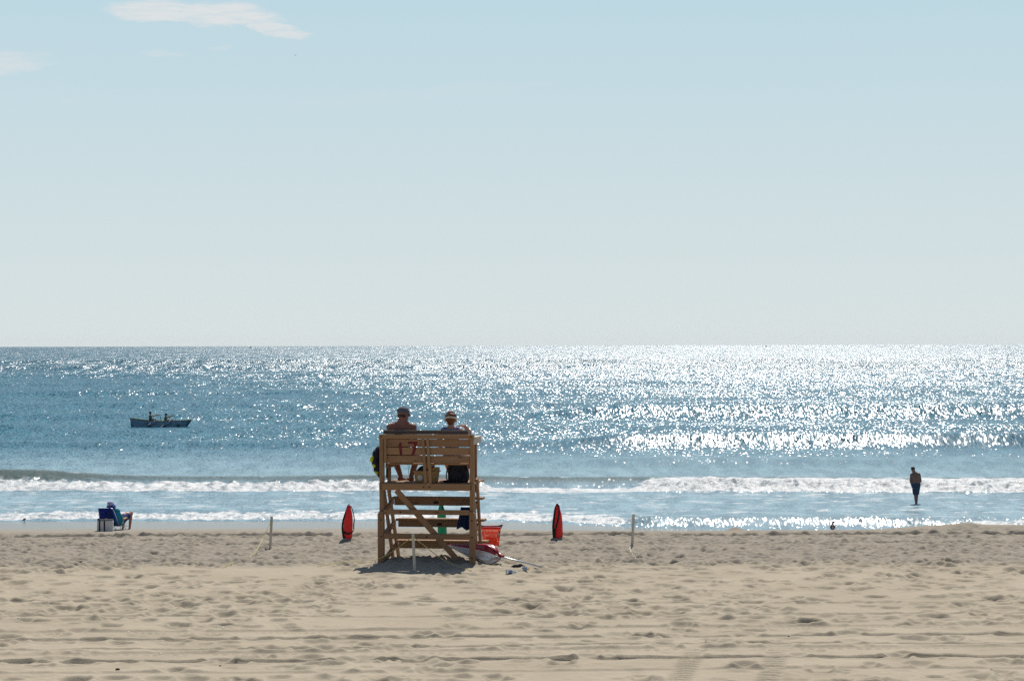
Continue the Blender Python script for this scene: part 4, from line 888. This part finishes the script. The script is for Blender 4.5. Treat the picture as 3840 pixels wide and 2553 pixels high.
cone(bm, P(410, 1906, DC), P(413, 1913, DC + .03), .06, .065); cone(bm, P(400, 1921, DC + .06), P(428, 1919, DC + .08), .09, .09); cone(bm, P(418, 1925, DC + .1), P(440, 1956, DC + .25), .17, .15)
cone(bm, P(422, 1960, DC + .28), P(446, 1960, DC + .32), .11, .11)
sR = P(437, 1924, DC + .06); eR = P(455, 1949, DC + .16); wR = P(468, 1944, DC + .48); cone(bm, sR, eR, .055, .046); cone(bm, eR, wR, .046, .032); hand(bm, wR, (.5, .8, -.1), (0, 0, -1), 1, .5, 1)
sL = P(396, 1923, DC + .10); eL = P(398, 1950, DC + .35); wL = P(420, 1942, DC + .62); cone(bm, sL, eL, .055, .046); cone(bm, eL, wL, .046, .032); hand(bm, wL, (.4, .8, -.1), (0, 0, -1), 1, .5, -1)
for hip, kn, an, fd in ((P(446, 1962, DC + .32), P(487, 1925, DC + .75), P(481, 1983, DC + .86), (.6, .8, 0)), (P(424, 1962, DC + .32), P(468, 1928, DC + .95), P(455, 1985, DC + 1.05), (.2, .9, 0))):
    cone(bm, hip, kn, .09, .066); m_ = kn.lerp(an, .35); cone(bm, kn, m_, .062, .058); cone(bm, m_, an, .056, .038); cone(bm, an, an - Vector((0, 0, .03)), .038, .036); foot(bm, an, fd, 1.0)
fuse('body', at(pc, bm), .014, SKIN3, pc)
bm = bmesh.new(); cone(bm, P(400, 1921, DC + .06), P(434, 1920, DC + .06), .11, .11); cone(bm, P(419, 1925, DC + .08), P(441, 1954, DC + .22), .19, .17); cone(bm, sR, sR.lerp(eR, .75), .072, .068); cone(bm, sL, sL.lerp(eL, .75), .072, .068)
fuse('shirt', at(pc, bm), .014, TEAL, pc)
bm = bmesh.new(); cone(bm, P(424, 1961, DC + .28), P(446, 1961, DC + .32), .125, .125)
for hip, kn in ((P(446, 1962, DC + .32), P(487, 1925, DC + .75)), (P(424, 1962, DC + .32), P(468, 1928, DC + .95))): cone(bm, hip, hip.lerp(kn, .72), .108, .092)
fuse('shorts', at(pc, bm), .014, NAVY, pc)
HATM = mat('lavender_sun_hat', (.42, .40, .62), .8, .2, 14)
bm = bmesh.new(); ell(bm, hc + Vector((0, 0, .065)), .112, .125, .095, None, 20); ht = fuse('sun_hat', at(pc, bm), .012, HATM, pc, 1)
bm = bmesh.new(); bmesh.ops.create_cone(bm, cap_ends=False, segments=28, radius1=.165, radius2=.10, depth=.10, matrix=Matrix.Translation(hc + Vector((.02, .03, .0))) @ Matrix.Rotation(.1, 4, 'X')); bmesh.ops.solidify(bm, geom=bm.faces[:], thickness=.006); obj('brim', at(pc, bm), mat('blue_hat_brim', (.03, .08, .32), .8), ht, True)
pc.location.y += .26
bpy.context.view_layer.update()
co = thing('cooler', cg(395, 1990, DC - .55, -.02), .12, 'pale grey soft cooler bag with two black straps behind the beach chair', 'cooler bag')
bm = bmesh.new(); box(bm, -.262, .262, -.15, .15, -.08, .375, bev=.025); box(bm, -.25, .25, -.14, .14, .372, .395, bev=.008); obj('bag_body', bm, mat('pale_grey_canvas', (.60, .59, .57), .7, .05, 5), co)
for x in (-.175, -.02):
    bm = bmesh.new(); box(bm, x - .022, x + .022, -.158, -.1505, -.08, .385); obj('strap', bm, STRAP, co)
bm = bmesh.new(); box(bm, -.255, .255, -.145, .145, .396, .418, bev=.006); obj('lid', bm, STRAP, co)
bm = bmesh.new(); ell(bm, (-.21, -.06, .43), .05, .05, .03); ell(bm, (-.15, -.05, .41), .06, .04, .02); fuse('handle', bm, .01, STRAP, co, 1)
bm = bmesh.new(); tube(bm, spline([(-.06, -.1, .42), (.02, -.1, .45), (.06, -.1, .44)]), .008, 6); obj('buckle', bm, METAL, co)

# ------------------------------------------------------------------ wader
DW = 102.0
def wp(zx, zy, dy=0.0): return P(3360 + zx / 7.84, 1720 + zy / 7.84, DW + dy)
wd = thing('person', P(3436, 1889, DW), 0, 'shirtless man in navy shorts wading ankle deep, head bowed to one side', 'person')
bm = bmesh.new(); head(bm, wp(500, 305), (-.35, .9, -.25), 1.15, -.15)
cone(bm, wp(512, 350), wp(545, 420), .068, .078); cone(bm, wp(545, 430), wp(455, 475), .06, .05); cone(bm, wp(560, 415), wp(680, 462), .075, .058)
cone(bm, wp(475, 480), wp(655, 470), .10, .105); cone(bm, wp(520, 500), wp(550, 640), .125, .115); cone(bm, wp(640, 500), wp(620, 640), .13, .115); cone(bm, wp(540, 740), wp(640, 740), .12, .12); cone(bm, wp(540, 560), wp(545, 740), .11, .115); cone(bm, wp(625, 560), wp(632, 740), .12, .115)
for a_, e_, h_, sd in ((wp(446, 486), wp(424, 640, -.03), wp(452, 770, .04), 1), (wp(690, 478), wp(728, 640, -.05), wp(690, 722, .06), -1)):
    ell(bm, a_, .062, .065, .07); cone(bm, a_, e_, .055, .045); cone(bm, e_, h_, .045, .030); hand(bm, h_, (.15 * sd, .1, -1), (sd, 0, 0), 1.0, .35, sd)
for hp_, kn, an in ((wp(545, 770), wp(565, 1075, -.05), wp(582, 1290, .12)), (wp(635, 770), wp(612, 1075, .10), wp(602, 1330, -.12))):
    cone(bm, hp_, kn, .105, .062); m_ = kn.lerp(an, .35); cone(bm, kn, m_, .060, .058); cone(bm, m_, an, .056, .04); cone(bm, an, an - Vector((0, 0, .12)), .04, .04); foot(bm, an - Vector((0, 0, .08)), (0, 1, 0))
fuse('body', at(wd, bm), .014, mat('wader_tan', (.20, .11, .085), .55), wd)
bm = bmesh.new(); ell(bm, wp(497, 283), .094, .106, .094, Matrix.Rotation(.15, 3, 'Y'), 18); fuse('hair', at(wd, bm), .012, HAIRB, wd, 1)
bm = bmesh.new(); cone(bm, wp(540, 750), wp(640, 750), .13, .13); cone(bm, wp(545, 790), wp(560, 1010, -.04), .125, .105); cone(bm, wp(635, 790), wp(618, 1010, .08), .13, .10)
fuse('shorts', at(wd, bm), .014, mat('navy_board_shorts', (.03, .05, .09), .85, .2, 10), wd)

# ------------------------------------------------------------------ rowing boat with two rowers
DB = 200.0
def bpnt(px, py, dy=0.0): return P(px, py, DB + dy)
BO = P(600, 1600, DB); BO.z = 0.0
bt = thing('rowing_boat', BO, 0, 'blue-grey wooden surf rowing boat with green gunwale out on the sea', 'rowing boat')
stn = [(487.5, 1566.0, 1599, 0.02), (492, 1567.2, 1603, .14), (505, 1569.5, 1605, .34), (530, 1573, 1606, .55), (560, 1576.5, 1607, .70), (600, 1579.0, 1607, .76), (640, 1578.5, 1607, .73), (672, 1577, 1606, .62), (697, 1575.5, 1605, .48), (706, 1575.0, 1601, .42), (719, 1573.8, 1578, .38)]
def hull(scale, top_off, name, m, thick=True):
    bm = bmesh.new(); L_ = []
    for i, (px, ps_, pk, hw) in enumerate(stn):
        g = BO.x + (px - 600) / 42.67; zs = 7.2 - (ps_ - 1293.8) / 42.67; zk = 7.2 - (pk - 1293.8) / 42.67; ring = []
        for k in range(13):
            a = -1 + 2 * k / 12; s_ = abs(a); yy = math.copysign(hw * (1 - (1 - s_) ** 2.2), a); zz = zk + (zs - zk) * (s_ ** 2.0)
            xx = g + (.0 if 0 < i < len(stn) - 2 else (0.12 * (1 - s_) if i == 0 else -.10 * (1 - s_)))
            ring.append(bm.verts.new((xx, BO.y + yy, zz + top_off)))
        L_.append(ring)
    for A_, B_ in zip(L_, L_[1:]):
        for k in range(12): bm.faces.new((A_[k], B_[k], B_[k + 1], A_[k + 1]))
    bm.faces.new(L_[-1])
    bmesh.ops.solidify(bm, geom=bm.faces[:], thickness=.03); return obj(name, at(bt, bm), m, bt, True), L_
hull(1, 0, 'hull', mat('blue_grey_hull_paint', (.13, .22, .30), .45, .08, 2, .5))
for sd in (-1, 1):
    bm = bmesh.new(); tube(bm, spline([Vector((BO.x + (px - 600) / 42.67, BO.y + sd * hw, 7.2 - (ps_ - 1293.8) / 42.67 + .012)) for px, ps_, pk, hw in stn], 4), .028, 6); obj('gunwale', at(bt, bm), mat('lime_green_paint', (.30, .42, .06), .5) if sd > 0 else mat('dark_gunwale', (.06, .08, .07), .5), bt, True)
for px in (566, 622, 672):
    bm = bmesh.new(); x = BO.x + (px - 600) / 42.67; box(bm, x - .12, x + .12, BO.y - .62, BO.y + .62, .28, .32); obj('thwart', at(bt, bm), wood('thwart_wood', 1), bt)
bm = bmesh.new(); x = BO.x + (703 - 600) / 42.67; v = [bm.verts.new(q) for q in ((x, BO.y - .44, .60), (x + .38, BO.y - .38, .64), (x + .38, BO.y + .38, .64), (x, BO.y + .44, .60))]; bm.faces.new(v); bmesh.ops.solidify(bm, geom=bm.faces[:], thickness=.03); obj('stern_deck', at(bt, bm), mat('cream_deck', (.55, .52, .40), .5), bt)
for px in (585, 640):
    for sd in (-1, 1):
        bm = bmesh.new(); x = BO.x + (px - 600) / 42.67; box(bm, x - .05, x + .05, BO.y + sd * .74 - .03, BO.y + sd * .74 + .03, .50, .62); obj('rowlock', at(bt, bm), METAL, bt)
def oar(h, l, b_, label):
    root = thing('oar', l, 0, label, 'oar', 'oars of the rowing boat')
    bm = bmesh.new(); tube(bm, [h, l, b_], [.018, .026, .022], 8); obj('loom', at(root, bm), mat('oar_wood', (.10, .12, .12), .5), root, True)
    d = (b_ - l).normalized(); bm = bmesh.new(); bar(bm, b_ - d * .45, b_ + d * .02, .13, .02, Vector((1, 0, .4)), .006); obj('blade', at(root, bm), mat('oar_blade_paint', (.25, .30, .33), .5), root)
ap = []
def rower(hx, hy, tx, ty, sx, sy, wx_, wy, name, sgn, hatm):
    rw = thing('person', bpnt(tx, ty + 16), 0, name, 'person')
    bm = bmesh.new(); h_ = bpnt(hx, hy); head(bm, h_, (1, 0, -.02), 1.05); s_ = bpnt(sx, sy); pv = bpnt(tx, ty + 13)
    cone(bm, h_ - Vector((0.02, 0, .08)), s_ + Vector((0, 0, .03)), .055, .07); cone(bm, s_ + Vector((0, -.14, -.02)), s_ + Vector((0, .14, -.02)), .085, .085); cone(bm, s_ - Vector((0, 0, .08)), pv, .135, .125)
    cone(bm, pv + Vector((0, -.09, 0)), pv + Vector((0, .09, 0)), .11, .11)
    for q, dy in ((-1, -.24), (1, .24)):
        sh_ = s_ + Vector((0.02, q * .20, -.01)); w_ = bpnt(wx_, wy) + Vector((-.07, dy, 0)) - Vector((0, 0, (1 - q) * .03)); e_ = sh_.lerp(w_, .5) - Vector((0, 0, .02))
        ell(bm, sh_, .06, .06, .06); cone(bm, sh_, e_, .050, .042); cone(bm, e_, w_, .042, .030); hand(bm, w_, (1, 0, 0), (0, 0, -1), 1.0, .8, q); ap.append(w_ + Vector((.075, 0, -.01)))
        hp_ = pv + Vector((.02, q * .09, 0)); kn = pv + Vector((.40, q * .13, .06)); an = pv + Vector((.74, q * .12, -.20)); cone(bm, hp_, kn, .085, .06); cone(bm, kn, an, .056, .038); foot(bm, an, (1, 0, .4))
    fuse('body', at(rw, bm), .016, SKIN1, rw)
    bm = bmesh.new(); cone(bm, s_ - Vector((0, 0, .06)), pv + Vector((0, 0, .05)), .148, .142); cone(bm, s_ + Vector((0, -.10, -.03)), s_ + Vector((0, .10, -.03)), .092, .092); fuse('vest', at(rw, bm), .016, mat('yellow_brown_vest', (.24, .20, .03), .8, .3, 6), rw)
    bm = bmesh.new(); cone(bm, pv + Vector((0, -.09, -.01)), pv + Vector((0, .09, -.01)), .125, .125); 
    for q in (-1, 1): cone(bm, pv + Vector((.02, q * .09, 0)), pv + Vector((.30, q * .12, .05)), .10, .082)
    fuse('shorts', at(rw, bm), .016, NAVY, rw)
    bm = bmesh.new(); ell(bm, h_ + Vector((-.005, 0, .05)), .108, .088, .075); cp_ = obj('cap', at(rw, bm), BLACKC, rw, True)
    bm = bmesh.new(); ell(bm, h_ + Vector((sgn * .13, 0, .04)), .06, .06, .010); obj('visor', at(rw, bm), BLACKC, cp_, True)
rower(563.5, 1547.5, 564, 1562, 564, 1559, 598, 1554, 'left rower in backward dark cap with arms stretched to the oars', -1, BLACKC)
rower(622.5, 1554.5, 621.5, 1566, 621.5, 1565, 652, 1556, 'right rower in dark cap leaning over oars in the blue-grey boat', 1, BLACKC)
yN = -.74
lk1 = Vector((BO.x + (585 - 600) / 42.67, BO.y - .76, .60)); lk2 = Vector((BO.x + (640 - 600) / 42.67, BO.y - .76, .60)); lf1 = lk1 + Vector((.32, 1.52, -.02)); lf2 = lk2 + Vector((.32, 1.52, -.02))
def blade_end(px, py, D): return P(px, py, D)
oar(ap[0], lk1 + Vector((-.12, 0, .02)), P(555, 1594, DB - 1.6), 'near oar of the left rower dipping in front of the hull')
oar(ap[1], lf1, lf1 + (lf1 - ap[1]) * 2.0 - Vector((0, 0, .1)), 'far oar of the left rower slanting down behind the gunwale')
oar(ap[2], lk2 + Vector((-.18, 0, .02)), P(603, 1602, DB - 1.6), 'near oar of the right rower dipping in front of the hull')
oar(ap[3], lf2, lf2 + (lf2 - ap[3]) * 2.0 - Vector((0, 0, .1)), 'far oar of the right rower slanting down behind the gunwale')
tb = thing('bucket', Vector((BO.x + (644 - 600) / 42.67, BO.y + .1, .50)), 0, 'small orange-brown bucket standing inside the rowing boat behind the right rower', 'bucket')
bm = bmesh.new(); ls = [[bm.verts.new((r * math.cos(a), r * math.sin(a), z)) for a in [2 * math.pi * k / 20 for k in range(20)]] for z, r in ((-.18, .11), (.10, .135), (.10, .15), (.12, .15), (.12, .13), (-.16, .10))]; loops(bm, ls); bm.faces.new(ls[-1]); obj('pail', bm, mat('orange_brown_plastic', (.30, .10, .03), .6), tb)
bm = bmesh.new(); tube(bm, spline([(-.135, 0, .1), (-.08, 0, .22), (.08, 0, .22), (.135, 0, .1)]), .008, 6); obj('bail', bm, METAL, tb)

# ------------------------------------------------------------------ birds, far ships
GULL = mat('grey_brown_plumage', (.16, .15, .13), .8, .3, 25); GULLW = mat('pale_plumage', (.42, .40, .38), .8, .2, 25); BEAK = mat('horn', (.10, .07, .04), .5)
g0 = cg(3122, 1984, 86.3); g0.z = ground(g0.x, g0.y)
gl = thing('gull', g0, 0, 'plump grey-brown gull standing at the waterline facing right', 'gull')
bm = bmesh.new(); z0 = P(3122, 1976, 86.3).z - g0.z; z0 = max(z0, .14)
ell(bm, (0, 0, z0), .088, .13, .10); ell(bm, (.005, .03, z0 + .05), .075, .10, .085); cone(bm, (.01, .06, z0 + .09), (.03, .07, z0 + .165), .055, .042); ell(bm, (.04, .075, z0 + .185), .046, .046, .040); cone(bm, (0, -.10, z0 - .01), (-.03, -.24, z0 - .06), .05, .015)
fuse('body', bm, .008, GULL, gl, 2)
bm = bmesh.new(); cone(bm, (.08, .08, z0 + .18), (.125, .085, z0 + .168), .011, .005, 8, 2); obj('beak', bm, BEAK, gl, True)
for s in (-1, 1):
    bm = bmesh.new(); ell(bm, (s * .070, -.03, z0 + .01), .022, .15, .06, Matrix.Rotation(-.2, 3, 'X')); obj('wing', bm, GULL, gl, True)
    bm = bmesh.new(); tube(bm, [(s * .03, .0, z0 - .06), (s * .03, .01, 0)], .006, 6); tube(bm, [(s * .03, .01, .004), (s * .045, .06, .004)], .005, 6); obj('leg', bm, BEAK, gl)
s0 = cg(91, 1960, 93.0); s0.z = max(ground(s0.x, s0.y), 0.0)
sb = thing('sandpiper', s0, 0, 'tiny dark wading bird on the wet sand at far left', 'bird')
bm = bmesh.new(); ell(bm, (0, 0, .10), .055, .05, .045, Matrix.Rotation(-.5, 3, 'Y')); ell(bm, (.05, 0, .135), .026, .024, .024); cone(bm, (-.04, 0, .08), (-.075, 0, .05), .025, .01); fuse('body', bm, .006, mat('dark_plumage', (.05, .055, .06), .8), sb, 1)
bm = bmesh.new(); cone(bm, (.07, 0, .135), (.115, 0, .12), .006, .003, 6, 2); obj('beak', bm, BEAK, sb)
for s in (-1, 1): bm = bmesh.new(); tube(bm, [(0, s * .015, .07), (.01, s * .02, 0)], .004, 6); obj('leg', bm, BEAK, sb)
fb_ = thing('flying_bird', P(1109, 208, 320), .3, 'tiny dark bird gliding high in the sky right of the cloud', 'bird')
bm = bmesh.new(); ell(bm, (0, 0, 0), .05, .17, .05); fuse('body', bm, .02, GULL, fb_, 1)
for s in (-1, 1):
    bm = bmesh.new(); v = [bm.verts.new(q) for q in ((s * .03, .08, 0), (s * .25, .10, .08), (s * .48, -.02, .02), (s * .24, -.02, .07), (s * .03, -.06, 0))]; bm.faces.new(v); bmesh.ops.solidify(bm, geom=bm.faces[:], thickness=.012); obj('wing', bm, GULL, fb_)
for px, D, L_, lb in ((939, 5200, 7.0, 'tiny fishing boat on the horizon above the rowing boat'), (2873, 5600, 5.5, 'tiny boat on the horizon in the sun glitter at right'), (2464, 5600, 5.0, 'tiny boat on the horizon right of centre')):
    p = P(px, 1296, D); p.z = 0; fbt = thing('fishing_boat', p, 0, lb, 'boat', 'tiny boats on the horizon')
    bm = bmesh.new(); box(bm, -L_ / 2, L_ / 2, -1.2, 1.2, -.3, 1.1, bev=.3); obj('hull', bm, mat('distant_hull', (.22, .25, .28), .7), fbt)
    bm = bmesh.new(); box(bm, -L_ * .2, L_ * .12, -.9, .9, 1.1, 3.0, bev=.2); obj('cabin', bm, mat('distant_cabin', (.3, .32, .34), .7), fbt)
    bm = bmesh.new(); tube(bm, [(0, 0, 3.0), (0, 0, 5.2)], .12, 6); obj('mast', bm, mat('distant_mast', (.2, .2, .22), .7), fbt)

# ------------------------------------------------------------------ sea haze
hm = bpy.data.materials.new('haze'); hm.use_nodes = True; t = hm.node_tree; t.nodes.clear()
ho = N(t, 'ShaderNodeOutputMaterial'); hv = N(t, 'ShaderNodeVolumePrincipled'); hv.inputs['Color'].default_value = (.93, .96, 1, 1); hv.inputs['Density'].default_value = 2.2e-5; hv.inputs['Anisotropy'].default_value = .45
t.links.new(hv.outputs[0], ho.inputs['Volume'])
bm = bmesh.new(); box(bm, -21000, 21000, -200, 12700, -4.5, 40); o = obj('haze', bm, hm); tag(o, kind='stuff')
